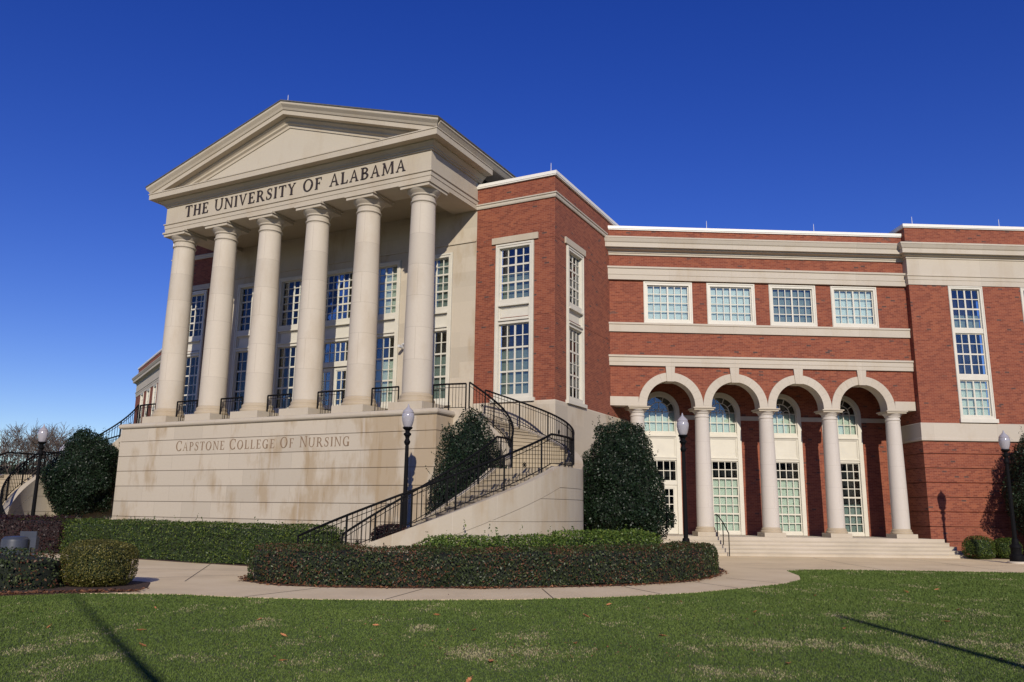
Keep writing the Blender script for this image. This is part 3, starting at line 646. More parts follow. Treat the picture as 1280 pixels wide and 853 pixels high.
    piece(-14.0, AC[0] - r0 - .003, NW_ - th + .01, NW_ + .05, 6.34, 6.402); piece(AC[3] + r0 + .003, -.16, NW_ - th + .01, NW_ + .05, 6.34, 6.402)
    piece(-14.0, AC[0] - r1, NW_ - th + .01, NW_ + .05, 6.404, 6.74); piece(AC[3] + r1, -.16, NW_ - th + .01, NW_ + .05, 6.404, 6.74)
    for a0, a1 in zip(AC[:-1], AC[1:]): piece(a0 + r0 + .003, a1 - r0 - .003, NW_ - th + .015, NW_ + .045, 6.30, 6.402)
    cc0 = F.xy(CX[4], -2.14); cl = child_empty('arcade_column', (*cc0, .75), bld)
    column_parts(cl, cc0, 'wcolumn', .75, 6.32, .365, .305, (.47, Wd, Wn), .44, .62)
    for x in CX[:4]: copy_tree(cl, np.array((*F.xy(x, -2.14), .75)) - np.array(B0), None, bld)
    # loggia
    nb = -4.15; mb = MB(); ops = []
    for c in AC: ops.append((c - .95, c + .95, .75, 7.40))
    wall(mb, F, -14.6, -.13, .70, 8.3, nb, .4, ops)
    # fill above arched heads
    for c in AC:
        K = 20; R = .95
        xs = [c + R * math.cos(math.pi * i / K) for i in range(K + 1)][::-1]
        for x0, x1 in zip(xs[:-1], xs[1:]):
            f = lambda x: 6.38 + math.sqrt(max(R * R - (x - c) ** 2, 0))
            strip(mb, x0, x1, f(x0), f(x1), 7.40, 7.40, nb - .38, nb - .001)
    mb.build('loggia_back_wall', 'brick', bld)
    for a0, a1 in zip([-13.95] + [c + .95 for c in AC], [c - .95 for c in AC] + [-.16]):
        bd = MB(); bd.box(F, a0, a1, nb, nb + .04, 6.02, 6.22); bd.build('loggia_band', 'wtrim', bld)
    cm = MB(); cm.box(F, -14.2, -.2, nb, NW_ - th, 8.15, 8.25); cm.build('loggia_ceiling', 'trim', bld)
    fl = MB(); fl.box(F, -14.4, .4, nb - .4, -1.40, -.1, .748); fl.build('loggia_floor', 'steps', bld)
    for i, c in enumerate(AC):
        w = MB(); K = 20; ro, ri = .95, .76; zc = 6.38
        for q in range(K):
            t0, t1 = math.pi * q / K, math.pi * (q + 1) / K
            w.prism(F, [(c + ri * math.cos(t0), zc + ri * math.sin(t0)), (c + ro * math.cos(t0), zc + ro * math.sin(t0)), (c + ro * math.cos(t1), zc + ro * math.sin(t1)), (c + ri * math.cos(t1), zc + ri * math.sin(t1))], nb - .16, nb + .03)
        w.box(F, c - ro, c - ri, nb - .16, nb + .03, .76, zc); w.box(F, c + ri, c + ro, nb - .16, nb + .03, .76, zc)
        w.box(F, c - ri, c + ri, nb - .16, nb - .02, 5.30, 5.42); w.box(F, c - ri, c + ri, nb - .16, nb + .04, 5.22, 5.30)
        w.box(F, c - ri, c + ri, nb - .16, nb - .06, 4.22, 5.22); panel(w, F, nb - .06, c - ri, c + ri, 4.24, 5.22); w.box(F, c - ri, c + ri, nb - .16, nb - .02, 4.12, 4.22); w.box(F, c - ri, c + ri, nb - .16, nb + .02, 4.22, 4.26)
        if i: w.box(F, c - ri, c + ri, nb - .16, nb - .02, .76, .90)
        o = w.build('window', 'cream', bld)
        glazing(o, F, nb - .12, c - ri, c + ri, 5.42, zc, 5, 2, (), (1,) * 0, 'blind_pale', (0, .97), arch=True)
        if i: glazing(o, F, nb - .12, c - ri, c + ri, .90, 4.12, 5, 8, (), (2, 4, 6), 'blind_grey' if i == 3 else 'blind_pale', (0, .745 if i < 3 else .40))
        else:
            glazing(o, F, nb - .12, c - ri, c + ri, 3.15, 4.12, 5, 2, (), (), None)
            d = MB(); d.box(F, c - ri, c + ri, nb - .16, nb - .02, 2.98, 3.15); d.build('transom', 'cream', o)
            for s0, s1 in ((c - ri, c - .008), (c + .008, c + ri)):
                q = MB(); frame_strip(q, F, nb - .12, nb - .05, s0, s1, .77, 2.97, .13, .22); do = q.build('door', 'cream', o)
                glazing(do, F, nb - .12, s0 + .13, s1 - .13, .99, 2.84, 2, 5)
WW = [(-12.38, -10.14), (-9.47, -7.24), (-6.58, -4.40), (-3.69, -1.53)]
wing(W); wing(WM, False)

# ---- end towers (far right, and its twin at the far left)
def end_tower(F, nwin, first, L=27):
    n = -1.5; right = F is W; a = -.13
    zg = [.0] + [1.29, 1.92, 2.55, 3.18, 3.81, 4.44]
    mb = MB()
    zz = [-.1, .66, 1.29, 1.92, 2.55, 3.18, 3.81, 4.44, 4.98]
    wu = [(1.68 + 3.42 * i, 3.30 + 3.42 * i) for i in range(nwin)]
    pth = [F.xy(a, n - 11), F.xy(a, n), F.xy(L, n), F.xy(L, n - 11)] 
    if not right: pth = pth[::-1]
    for z0, z1 in zip(zz[:-1], zz[1:]):
        mb.sweep(pth, [(-.35, z0), (0, z0), (0, z1 - .038), (-.055, z1 - .038), (-.055, z1), (-.35, z1)])
    wall(mb, F, a, L, 5.78, 12.13, n, .35, [(u0, u1, 5.98, 12.12) for u0, u1 in wu])
    TRF = TR if right else mirror(TR)
    wall(mb, TRF, .35, 11, 5.78, 12.13, 0, .35); wall(mb, TRF, .35, 11, 14.0, 14.9, 0, .35); wall(mb, F, a, L, 14.0, 14.9, n, .35)
    mb.box(F, L - .35, L, n - 11, n - .35, 5.78, 14.9)
    mb.build('end_tower_wall', 'brick', bld)
    s = MB(); s.sweep(pth, [(-.35, 4.98), (.04, 4.98), (.07, 5.0), (.07, 5.10), (.05, 5.12), (.05, 5.76), (.02, 5.78), (-.35, 5.78)]); s.build('stone_belt', 'wtrim', bld)
    s = MB(); s.sweep(pth, [(-.35, 12.13), (.04, 12.13), (.04, 12.36), (.06, 12.37), (.06, 12.52), (.10, 12.54), (.10, 12.60), (.04, 12.60), (.04, 13.36), (.08, 13.38), (.08, 13.45), (.22, 13.50), (.22, 13.55), (.36, 13.56), (.36, 13.76), (.40, 13.80), (.47, 13.94), (.49, 13.96), (.49, 14.03), (-.35, 14.09)]); s.build('entablature', 'wtrim', bld)
    s = MB(); s.sweep(pth, [(-.35, 14.88), (.06, 14.88), (.06, 14.92), (.09, 14.92), (.09, 15.05), (-.35, 15.05)]); s.build('parapet_cap', 'cap', bld)
    r = MB(); r.box(F, a + .3, L - .3, n - 11, n - .3, 14.4, 14.5); r.build('flat_roof', 'flat', bld)
    for u0, u1 in wu:
        w = MB(); frame_strip(w, F, n - .14, n + .03, u0, u1, 5.98, 12.115, .14); frame_strip(w, F, n - .14, n + .05, u0 + .01, u1 - .01, 5.985, 12.105, .045)
        w.box(F, u0 + .14, u1 - .14, n - .14, n - .0, 9.90, 10.12); w.box(F, u0 + .14, u1 - .14, n - .14, n - .0, 7.74, 7.98); w.box(F, u0 - .05, u1 + .07, n - .05, n + .12, 5.81, 5.98)
        o = w.build('window', 'cream', bld)
        for z0, z1, bl, bz in ((10.12, 11.975, 'blind_grey', (.0, .35)), (7.98, 9.90, None, (0, 1)), (6.12, 7.74, 'blind_pale', (0, 1))):
            glazing(o, F, n - .11, u0 + .14, u1 - .14, z0, z1, 4, 4, (2,), (2,), bl, bz)
end_tower(W, 3, 0); end_tower(WM, 7, 0)

# ---- entrance steps of the arcade, lightning rods, wall camera
st = empty('entrance_steps', W.pt(-7, 0, 0), 'broad pale stone steps running along the foot of the arched entrance', 'steps')
for i in range(5):
    mb = MB(); zt = .75 - .15 * (i + 1) ; n1 = -1.40 + .30 * (i + 1)
    if i == 4: continue
    mb.box(W, -14.2, .42 + .14 * i, -1.39 + .30 * i, n1 - .0, -.05, .75 - .15 * (i + 1))
    mb.box(W, -14.2, .42 + .14 * i, -1.39 + .30 * i + .02, n1 + .02, .75 - .15 * (i + 1) - .03, .75 - .15 * (i + 1) + .002)
    mb.build('step', 'steps', st)
def rod(x, y, z, h=.42):
    mb = MB(); mb.lathe((x, y), [(.035, z), (.035, z + .03), (.012, z + .05), (.009, z + h), (.002, z + h + .06)], 8); mb.build('lightning_rod', 'cap', bld)
for q in (P.pt(UC, nF + .3, ZE + HALF * SL + .24), P.pt(-.25, -.15, 15.05), P.pt(-.15, -9, 15.05), W.pt(-9.3, -2, 14.66), W.pt(-4.2, -2, 14.66), W.pt(.4, -1.7, 15.04), W.pt(4.6, -1.7, 15.04)): rod(*q)
mb = MB(); q = P.pt(-6.98, .02, 8.55); mb.box(P, -7.02, -6.92, -.03, .06, 8.50, 8.60); mb.tube([P.pt(-6.97, .05, 8.55), P.pt(-6.97, .22, 8.50)], .02)
mb.box(P, -7.02, -6.92, .15, .42, 8.36, 8.46); mb.build('security_camera', 'hinge', bld)

# ------------------------------------------------------------------ railings
def railing(name, pts, label, group=None, h=.95, post_every=1.5, parent=None, low=.09, sp=.125, ends=True, panels=True):
    """pts: dense list of (x,y,z) foot line"""
    pts = [np.array(q, float) for q in pts]; L = [0]
    for a_, b_ in zip(pts[:-1], pts[1:]): L.append(L[-1] + np.linalg.norm((b_ - a_)[:2]))
    L = np.array(L); A = np.array(pts)
    def at(s): return np.array([np.interp(s, L, A[:, k]) for k in range(3)])
    root = empty(name, tuple(pts[0]), label, 'railing', group) if parent is None else parent
    tot = L[-1]; npn = max(1, round(tot / post_every)); ss = [tot * i / npn for i in range(npn + 1)]
    tr = MB(); tr.tube([q + (0, 0, h) for q in pts], .034, 8); 
    tr.build('handrail', 'iron', root)
    up_ = np.array([0, 0, 1.])
    for i, s in enumerate(ss):
        q = at(s); mb = MB(); mb.tube([q + up_ * -.04, q + up_ * (h)], .036, 4); mb.build('post', 'iron', root)
    for i in range(npn):
        mb = MB(); s0, s1 = ss[i] + .03, ss[i + 1] - .03; k = max(2, int((s1 - s0) / .2)); fs_ = [s0 + (s1 - s0) * j / k for j in range(k + 1)]
        mb.tube([at(s) + up_ * low for s in fs_], .016, 4); mb.tube([at(s) + up_ * (h - .13) for s in fs_], .013, 4)
        nb = max(2, round((s1 - s0) / sp))
        for j in range(1, nb): q = at(s0 + (s1 - s0) * j / nb); mb.tube([q + up_ * low, q + up_ * (h - .01)], .0115, 4)
        # small rosette in the middle of the panel
        if i % 2 == 0 and tot > 3:
            q = at((s0 + s1) / 2); d = at((s0 + s1) / 2 + .1) - q; d[2] = 0; d /= np.linalg.norm(d)
            for t in range(8):
                an = t * math.pi / 4; mb.tube([q + up_ * .45, q + up_ * (.45 + .09 * math.sin(an)) + d * .09 * math.cos(an)], .012, 4)
        mb.build('baluster_panel', 'iron', root)
    return root
# rails between portico columns and beside the last one
g = 'short railings between the portico columns'
ordn = ['far left', 'second from left', 'middle', 'second from right', 'right']
for k in range(5):
    ua = -4.24 - 2.62 * (5 - k) + .70; ub = ua + 2.62 - 1.40
    railing('balcony_railing', [P.pt(ua, 3.15, FL), P.pt(ub, 3.15, FL)], f'short black railing in the {ordn[k]} gap between the six big columns', g, post_every=1.3)
for F_, nm in ((P, 'right'), (PM, 'left')):
    railing('balcony_railing', [F_.pt(-3.50, 3.0, FL), F_.pt(-2.95, 3.0, FL), F_.pt(-2.20, 2.86, FL)], f'short black railing joining the {nm} end column to the curved stair', g, post_every=.7)
SP = [-2.28, 1.88, -0.22, 4.85, 0.32, 1.44, 0.25, 6.37, 0.24, 1.99, 2.99, 0.95, -0.04]
def stair_path(s_seg, f):
    pass
def spath(NN=(14, 4, 18), sub=6):
    u, n, ph, L1, k1, L2, k2, L3, k3, w, zm, hr, k4 = SP; a_ = ph; out = []
    for si, (L, k, za, zb, kk, cnt) in enumerate(((L1, k1, 5.24, zm, 0, NN[0]), (L2, k2, zm, zm, 0, NN[1]), (L3, k3, zm, 0, k4, NN[2]))):
        M_ = cnt * sub; ds = L / M_
        for i in range(M_ + 1):
            if i > 0 or si == 0: out.append((u, n, a_, za + (zb - za) * i / M_, si, i / sub))
            if i < M_:
                kap = k + kk * i / M_; a_ += kap * ds / 2; u += math.cos(a_) * ds; n += math.sin(a_) * ds; a_ += kap * ds / 2
    return out
SPTS = spath(); HWD = SP[9] / 2
def soff(q, d): return (q[0] - math.sin(q[2]) * d, q[1] + math.cos(q[2]) * d)   # + = inner side
def staircase(F, side):
    root = empty('curved_staircase', F.pt(1, 5, 0), f'curved limestone staircase sweeping down from the {side} end of the portico', 'staircase')
    # treads
    seqs = []; sub = 6
    i0 = 0; zs_prev = None
    NN = (14, 4, 18); base = 0
    mb = MB()
    for si, cnt in enumerate(NN):
        for j in range(cnt):
            ia = base + j * sub; ib = ia + sub
            zt = SPTS[ib][3] + (.0 if si == 1 else 0) if si != 1 else SPTS[ib][3]
            zt = SPTS[ia][3] - (SPTS[ia][3] - SPTS[ib][3]) if si != 1 else SPTS[ia][3]
            for q in range(ia, ib, 3):
                A, Bq = SPTS[q], SPTS[q + 3]
                o0, o1 = soff(A, -HWD - .02), soff(Bq, -HWD - .02); n0, n1 = soff(A, HWD + .02), soff(Bq, HWD + .02)
                dz = .0 
                mb.hexa([F.pt(*o0, zt - .55 if zt > .6 else -.1), F.pt(*o1, zt - .55 if zt > .6 else -.1), F.pt(*n1, zt - .55 if zt > .6 else -.1), F.pt(*n0, zt - .55 if zt > .6 else -.1), F.pt(*o0, zt), F.pt(*o1, zt), F.pt(*n1, zt), F.pt(*n0, zt)])
            # nosing
            if si != 1:
                Bq = SPTS[ib]; Bm = SPTS[ib - 1]
                dirv = (math.cos(Bq[2]), math.sin(Bq[2]))
                o1, n1 = soff(Bq, -HWD + .0), soff(Bq, HWD - .0)
                e_ = .03
                mb.hexa([F.pt(*o1, zt - .045), F.pt(o1[0] + dirv[0] * e_, o1[1] + dirv[1] * e_, zt - .045), F.pt(n1[0] + dirv[0] * e_, n1[1] + dirv[1] * e_, zt - .045), F.pt(*n1, zt - .045),
                         F.pt(*o1, zt - .001), F.pt(o1[0] + dirv[0] * e_, o1[1] + dirv[1] * e_, zt - .001), F.pt(n1[0] + dirv[0] * e_, n1[1] + dirv[1] * e_, zt - .001), F.pt(*n1, zt - .001)])
        base += cnt * sub
    mb.build('treads', 'tread', root)
    # side walls: inner core plus courses with joints
    for d, sg in ((-HWD - .02, -1), (HWD + .02, 1)):
        core = MB(); face = MB()
        idx = list(range(0, len(SPTS), 3)); 
        if idx[-1] != len(SPTS) - 1: idx.append(len(SPTS) - 1)
        for a_, b_ in zip(idx[:-1], idx[1:]):
            A, Bq = SPTS[a_], SPTS[b_]; t0, t1 = A[3] + .03, Bq[3] + .03
            pa, pb = soff(A, d), soff(Bq, d); qa, qb = soff(A, d + sg * .26), soff(Bq, d + sg * .26); ra, rb = soff(A, d + sg * .28), soff(Bq, d + sg * .28)
            def hx(mbx, p0, p1, p2, p3, za0, za1, zb0, zb1): mbx.hexa([F.pt(*p0, za0), F.pt(*p1, za1), F.pt(*p2, za1), F.pt(*p3, za0), F.pt(*p0, zb0), F.pt(*p1, zb1), F.pt(*p2, zb1), F.pt(*p3, zb0)])
            hx(core, pa, pb, qb, qa, -.1, -.1, t0 - .012, t1 - .012)
            if sg == -1 or True:
                cp = .62
                hx(face, pa, pb, rb, ra, max(t0 - cp + .016, -.1), max(t1 - cp + .016, -.1), t0, t1)
                zc = [-.1, .17, .80, 1.44, 2.08, 2.72, 3.36, 4.0, 4.64]
                for c0_, c1_ in zip(zc[:-1], zc[1:]):
                    h0, h1 = min(c1_ - .016, t0 - cp), min(c1_ - .016, t1 - cp)
                    if h0 > c0_ + .005 and h1 > c0_ + .005: hx(face, qa, qb, rb, ra, c0_, c0_, h0, h1)
                    elif h0 > c0_ + .005 or h1 > c0_ + .005: hx(face, qa, qb, rb, ra, c0_, c0_, max(h0, c0_ + .001), max(h1, c0_ + .001))
        core.build('wall_core', 'trim', root); face.build('stair_wall', 'stairwall', root)
    return root
stR = staircase(P, 'right'); stL = staircase(PM, 'left')
for F_, nm in ((P, 'right'), (PM, 'left')):
    g = f'handrails of the curved stairs'
    railing('stair_railing', [F_.pt(*soff(q, -HWD), q[3] + .04) for q in SPTS[::3]], f'black iron railing along the outer edge of the {nm} curved staircase', g)
    railing('stair_railing', [F_.pt(*soff(q, HWD), q[3] + .04) for q in SPTS[::3]], f'black iron railing along the inner edge of the {nm} curved staircase', g, post_every=1.1)
# landing slab between portico floor and stair
for F_ in (P, PM):
    mb = MB(); mb.box(F_, -2.95, -2.15, .06, 2.95, 0, FL - .008); mb.build('stair_landing', 'stone', bld)
# handrail on the arcade steps
hr = empty('step_handrail', W.pt(-9.6, -.2, 0), 'thin dark handrail with three posts on the arcade steps', 'handrail')
for k, un in enumerate((-9.45,)):
    p = [W.pt(un, -1.55, .75), W.pt(un, -.75, .45), W.pt(un, .02, 0)]
    for q in p: mb = MB(); mb.tube([q, (q[0], q[1], q[2] + .92)], .02, 6); mb.build('post', 'iron', hr)
    mb = MB(); mb.tube([(q[0], q[1], q[2] + .92) for q in [W.pt(un, -1.75, .75)] + p], .022, 6); mb.build('handrail', 'iron', hr)

# ------------------------------------------------------------------ ground
def structure(mb, name, mat): return tag(mb.build(name, mat), kind='structure')
mb = MB(); mb.sheet([(-700, -300), (700, -300), (700, 900), (-700, 900)], 0.0); structure(mb, 'ground', 'lawn')
edge = [(-30, 15.2), (-14, 16.2), (-9.75, 16.4), (-8.9, 17.0), (-8.0, 17.15), (-6.6, 17.15), (-5.2, 16.75), (-3.65, 16.58), (-2.1, 16.62), (0.07, 17.0), (2.06, 17.7), (3.94, 18.75), (5.6, 20.2), (7.0, 21.6), (7.85, 22.9), (8.3, 24.3), (8.45, 25.4), (8.6, 26.3), (9.2, 26.8), (10.4, 27.1), (14, 27.0), (22, 26.4), (40, 25.5)]
mb = MB(); mb.slab(edge + [W.xy(22, .6), W.xy(6, .3), W.xy(3.2, .25), W.xy(.6, -.2), W.xy(-14, -.3), (4, 34), (0, 40), (-40, 60), (-60, 40), (-40, 18)][::1], -.1, .012); structure(mb, 'concrete_walk', 'concrete')
# paving joints as thin dark grooves lying on the walk
mb = MB()
def groove(p, q, w=.012):
    d = np.array(q, float) - np.array(p, float); d /= np.linalg.norm(d); n_ = np.array([-d[1], d[0]]) * w
    mb.sheet([tuple(np.array(p) + n_), tuple(np.array(p) - n_), tuple(np.array(q) - n_), tuple(np.array(q) + n_)], .0165)
for p, q in (((-2.4, 16.7), (-1.9, 18.9)), ((.9, 17.25), (.75, 19.3)), ((-5.2, 16.8), (-4.0, 19.2)), ((3.3, 18.4), (2.7, 20.1)), ((5.4, 20.1), (4.7, 21.7)), ((6.9, 21.6), (5.9, 23.1)), ((8.0, 27.0), (22, 26.6)), ((7.6, 29.8), (25, 30.6)), ((12, 27.1), (12.2, 34)), ((16, 27), (16.2, 34)), ((-13, 24), (-7, 23.5)), ((-10, 20), (-7, 22)), ((-9.4, 27), (-7.6, 20))): groove(p, q)
structure(mb, 'paving_joints', plain('joint_dirt', (.10, .075, .05), 1))
def bed(name, pts, z=.03):
    mb = MB(); mb.slab(pts, -.05, z); return structure(mb, name, 'mulch')
bed('planting_bed', [(-30, 14.9), (-14, 15.9), (-9.8, 16.35), (-8.9, 16.95), (-8.1, 17.2), (-7.75, 17.55), (-7.75, 18.3), (-8.2, 19.5), (-9.5, 20.2), (-14, 20.0), (-30, 20)])
# island: traced anticlockwise
isl = [(-6.65, 21.4), (-6.3, 20.2), (-5.25, 19.25), (-3.85, 18.92), (-2.4, 18.95), (0.07, 19.28), (2.75, 20.27), (4.6, 21.7), (5.75, 23.5), (6.6, 26), (7.0, 29.0), (6.9, 31.5), (6.6, 33), (4.2, 33.5), (3.4, 30), (3.6, 26.5), (3, 24.5), (.2, 23.4), (-3.2, 22.4), (-5.6, 22.6)]
bed('planting_island', isl)
bed('foundation_bed', [P.xy(-26, 8.5), P.xy(-20.5, 8.2), P.xy(-8.5, 9.2), P.xy(-3.6, 9.3), P.xy(-3.2, 7.5), P.xy(-1.6, 7.0), P.xy(-.5, 5.8), P.xy(-2.7, 3), P.xy(-22, 3.9), P.xy(-26, 4.0)])
bed('end_tower_bed', [W.xy(.75, -.3), W.xy(3.0, .15), W.xy(22, .3), W.xy(22, -1.6), W.xy(.75, -1.6)])

# ------------------------------------------------------------------ foliage
def foliage_mesh(name, V, Fc, leafmat, coremat, n, size, depth=.12, out=.05, parent=None, origin=(0, 0, 0), jitter=.6, asp=.55, shrink=.06, tall=0.0, minz=None):
    """V,Fc: closed triangle shell; leaves are scattered through a layer below its surface"""
    V = np.array(V, float); T = np.array([t for f in Fc for t in ([f] if len(f) == 3 else [(f[0], f[1], f[2]), (f[0], f[2], f[3])])])
    a_, b_, c_ = V[T[:, 0]], V[T[:, 1]], V[T[:, 2]]; cr = np.cross(b_ - a_, c_ - a_); ar = np.linalg.norm(cr, axis=1); nn = cr / (ar[:, None] + 1e-9)
    cen = V.mean(0)
    pick = rng.choice(len(T), n, p=ar / ar.sum()); r1, r2 = rng.random(n), rng.random(n); sw = r1 + r2 > 1; r1[sw], r2[sw] = 1 - r1[sw], 1 - r2[sw]
    p = a_[pick] + (b_ - a_)[pick] * r1[:, None] + (c_ - a_)[pick] * r2[:, None]; nr = nn[pick]
    p = p + nr * (out - rng.random(n)[:, None] ** 1.5 * (depth + out))
    if tall > 0:   # stray shoots: rows of leaves standing out of the surface
        m_ = max(6, n // 260); upw = np.where(nr[:, 2] > -.1)[0]; base = rng.choice(upw, m_); sel = rng.choice(n, (m_, 9))
        dr = nr[base] * .6 + np.array([0, 0, 1.]) + rng.normal(size=(m_, 3)) * .3; dr /= np.linalg.norm(dr, axis=1)[:, None]; ln = tall * (.4 + rng.random(m_))
        for q in range(9): p[sel[:, q]] = p[base] + dr * (ln * q / 9)[:, None] + rng.normal(size=(m_, 3)) * size * .25; nr = nr
    if minz is not None: p[:, 2] = np.maximum(p[:, 2], minz + rng.random(n) * .05)
    nrm = nr + rng.normal(size=(n, 3)) * jitter; nrm /= np.linalg.norm(nrm, axis=1)[:, None]
    t = np.cross(nrm, rng.normal(size=(n, 3))); t /= np.linalg.norm(t, axis=1)[:, None]; s = np.cross(nrm, t)
    sz = size * (.5 + 1.0 * rng.random(n) ** 1.5)[:, None]
    q0, q1, q2, q3 = p - t * sz * .5, p + s * sz * asp * .5, p + t * sz * .5, p - s * sz * asp * .5
    LV = np.stack([q0, q1, q2, q3], 1).reshape(-1, 3)
    core = V - 0.0
    vn = np.zeros_like(V); 
    for k in range(3): np.add.at(vn, T[:, k], nn * ar[:, None])
    vn /= np.linalg.norm(vn, axis=1)[:, None] + 1e-9; core = V - vn * (shrink + depth * .75)
    if parent is not None: core = np.array([cen[0], cen[1], cen[2]]) + (V - cen) * np.array([.74, .74, .84])
    allv = np.vstack([core, LV]) - np.array(origin)
    me = bpy.data.meshes.new(name); nc = len(V)
    nt_, nl_ = len(T), n
    me.vertices.add(len(allv)); me.vertices.foreach_set('co', allv.ravel())
    me.loops.add(nt_ * 3 + nl_ * 4); me.polygons.add(nt_ + nl_)
    me.loops.foreach_set('vertex_index', np.concatenate([T.ravel(), np.arange(nc, nc + n * 4)]).astype(np.int32))
    me.polygons.foreach_set('loop_start', np.concatenate([np.arange(nt_) * 3, nt_ * 3 + np.arange(nl_) * 4]).astype(np.int32))
    me.polygons.foreach_set('material_index', np.concatenate([np.zeros(nt_), np.ones(nl_)]).astype(np.int32))
    uvl = me.uv_layers.new(name='UVMap'); ra, rb = rng.random(n), rng.random(n)
    uv = np.zeros((nt_ * 3 + nl_ * 4, 2)); uv[nt_ * 3:, 0] = np.repeat(ra, 4); uv[nt_ * 3:, 1] = np.repeat(rb, 4); uvl.data.foreach_set('uv', uv.ravel())
    me.materials.append(MT[coremat]); me.materials.append(MT[leafmat]); me.update(calc_edges=True); me.validate()
    o = bpy.data.objects.new(name, me); COL.objects.link(o)
    if parent is not None: o.parent = parent; o.location = np.array(origin) - parent_world(parent)
    else: o.location = origin
    return o
from mathutils import noise as mnoise
def disp(V, amp, sc, seed=0):
    V = np.array(V, float); c = V.mean(0); out = V.copy()
    for i, v in enumerate(V):
        d = mnoise.noise_vector(Vector(v) * sc + Vector((seed, seed * 1.7, 0))); out[i] = v + np.array(d) * amp
    return out
def hedge_shell(path, width, z0, z1, rnd=.3, seg=.35, amp=.05, seed=0, endround=True, slope=.06):
    path = [np.array(q, float) for q in path]; L = [0]
    for a_, b_ in zip(path[:-1], path[1:]): L.append(L[-1] + np.linalg.norm(b_ - a_))
    A = np.array(path); n = max(4, int(L[-1] / seg)); rings = []; hw = width / 2
    def prof(k=1.0, zt=z1):
        w = hw * k; r = min(rnd, w * .9, (zt - z0) * .6); pts = [(-w - slope * .0, z0)]
        for t in np.linspace(z0, zt - r, 4)[1:]: pts.append((-w, t))
        for t in np.linspace(0, math.pi / 2, 5)[1:]: pts.append((-w + r - r * math.cos(t), zt - r + r * math.sin(t)))
        for t in np.linspace(-w + r, w - r, 5)[1:-1]: pts.append((t, zt))
        pts2 = [(-x, z) for x, z in pts[:-3][::-1]]
        return pts + pts2
    V = []; m_ = None
    for i in range(n + 1):
        s = L[-1] * i / n; p = np.array([np.interp(s, L, A[:, 0]), np.interp(s, L, A[:, 1])])
        q = np.array([np.interp(min(s + .1, L[-1]), L, A[:, 0]), np.interp(min(s + .1, L[-1]), L, A[:, 1])]) - np.array([np.interp(max(s - .1, 0), L, A[:, 0]), np.interp(max(s - .1, 0), L, A[:, 1])]); q /= np.linalg.norm(q)
        nrm = np.array([q[1], -q[0]]); e_ = min(s, L[-1] - s); k = 1.0; zt = z1
        if endround and e_ < hw: k = max(.25, math.sqrt(max(0, 1 - ((hw - e_) / hw) ** 2))); zt = z1 - (1 - k) * rnd * .8
        pr = prof(k, zt); m_ = len(pr); V += [(p[0] + nrm[0] * o, p[1] + nrm[1] * o, z) for o, z in pr]
    Fc = []
    for i in range(n):
        for j in range(m_ - 1): Fc.append((i * m_ + j, (i + 1) * m_ + j, (i + 1) * m_ + j + 1, i * m_ + j + 1))
    o0 = len(V); V.append(tuple(np.mean(V[:m_], axis=0))); V.append(tuple(np.mean(V[n * m_:(n + 1) * m_], axis=0)))
    for j in range(m_ - 1): Fc.append((o0, j, j + 1)); Fc.append((o0 + 1, n * m_ + j + 1, n * m_ + j))
    V = disp(V, amp, 1.3, seed); V = disp(V, amp * .6, 4, seed + 3)
    V[:, 2] = np.maximum(V[:, 2], .0)
    # make sure that normals point outward
    a_, b_, c_ = V[Fc[len(Fc) // 4][0]], V[Fc[len(Fc) // 4][1]], V[Fc[len(Fc) // 4][2]]
    T = np.array([(f[0], f[1], f[2]) for f in Fc]); cr = np.cross(V[T[:, 1]] - V[T[:, 0]], V[T[:, 2]] - V[T[:, 0]])
    top = V[T].mean(1)[:, 2] > z1 - .15
    if cr[top][:, 2].sum() < 0: Fc = [tuple(reversed(f)) for f in Fc]
    return V, Fc
def ball_shell(c, rx, ry, z0, z1, pw=.8, us=40, vs=22, amp=.06, seed=0, shape=None):
    V = []; Fc = []; cz, rz = (z0 + z1) / 2, (z1 - z0) / 2
    for j in range(vs + 1):
        ph = -math.pi / 2 + math.pi * j / vs; sz = math.sin(ph); cz_ = math.cos(ph)
        hz = math.copysign(abs(sz) ** pw, sz); hr = abs(cz_) ** pw
        if shape: hz = -1 + 2 * j / vs; hr = shape(j / vs)
        for i in range(us):
            th = 2 * math.pi * i / us; V.append((c[0] + rx * hr * math.cos(th), c[1] + ry * hr * math.sin(th), cz + rz * hz))
    for j in range(vs):
        for i in range(us): i2 = (i + 1) % us; Fc.append((j * us + i, j * us + i2, (j + 1) * us + i2, (j + 1) * us + i))
    V = disp(V, amp, 1.1, seed); V = disp(V, amp * .5, 3.2, seed + 5); return V, Fc
# clipped hedges
def offset_path(pts, d):
    out = []; A = [np.array(p, float) for p in pts]
    for i, p in enumerate(A):
        q = A[min(i + 1, len(A) - 1)] - A[max(i - 1, 0)]; q /= np.linalg.norm(q); out.append(p + np.array([-q[1], q[0]]) * d)
    return out
fr = [(-6.5, 21.6), (-6.3, 20.4), (-5.3, 19.35), (-3.9, 19.0), (-2.4, 19.02), (0.07, 19.36), (1.6, 19.85), (2.75, 20.35), (3.8, 21.0), (4.6, 21.8), (5.35, 22.9), (6.0, 24.4), (6.5, 26.3)]
V, Fc = hedge_shell(offset_path(fr, .85), 1.7, .02, .85, .34, seed=1, amp=.10)
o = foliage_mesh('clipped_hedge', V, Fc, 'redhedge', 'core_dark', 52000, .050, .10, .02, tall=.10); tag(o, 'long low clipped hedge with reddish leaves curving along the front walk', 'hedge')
V, Fc = hedge_shell([(-30, 17.0), (-14, 17.3), (-10.6, 17.75), (-9.5, 18.35)], 1.7, .02, .80, .28, seed=2, amp=.07)
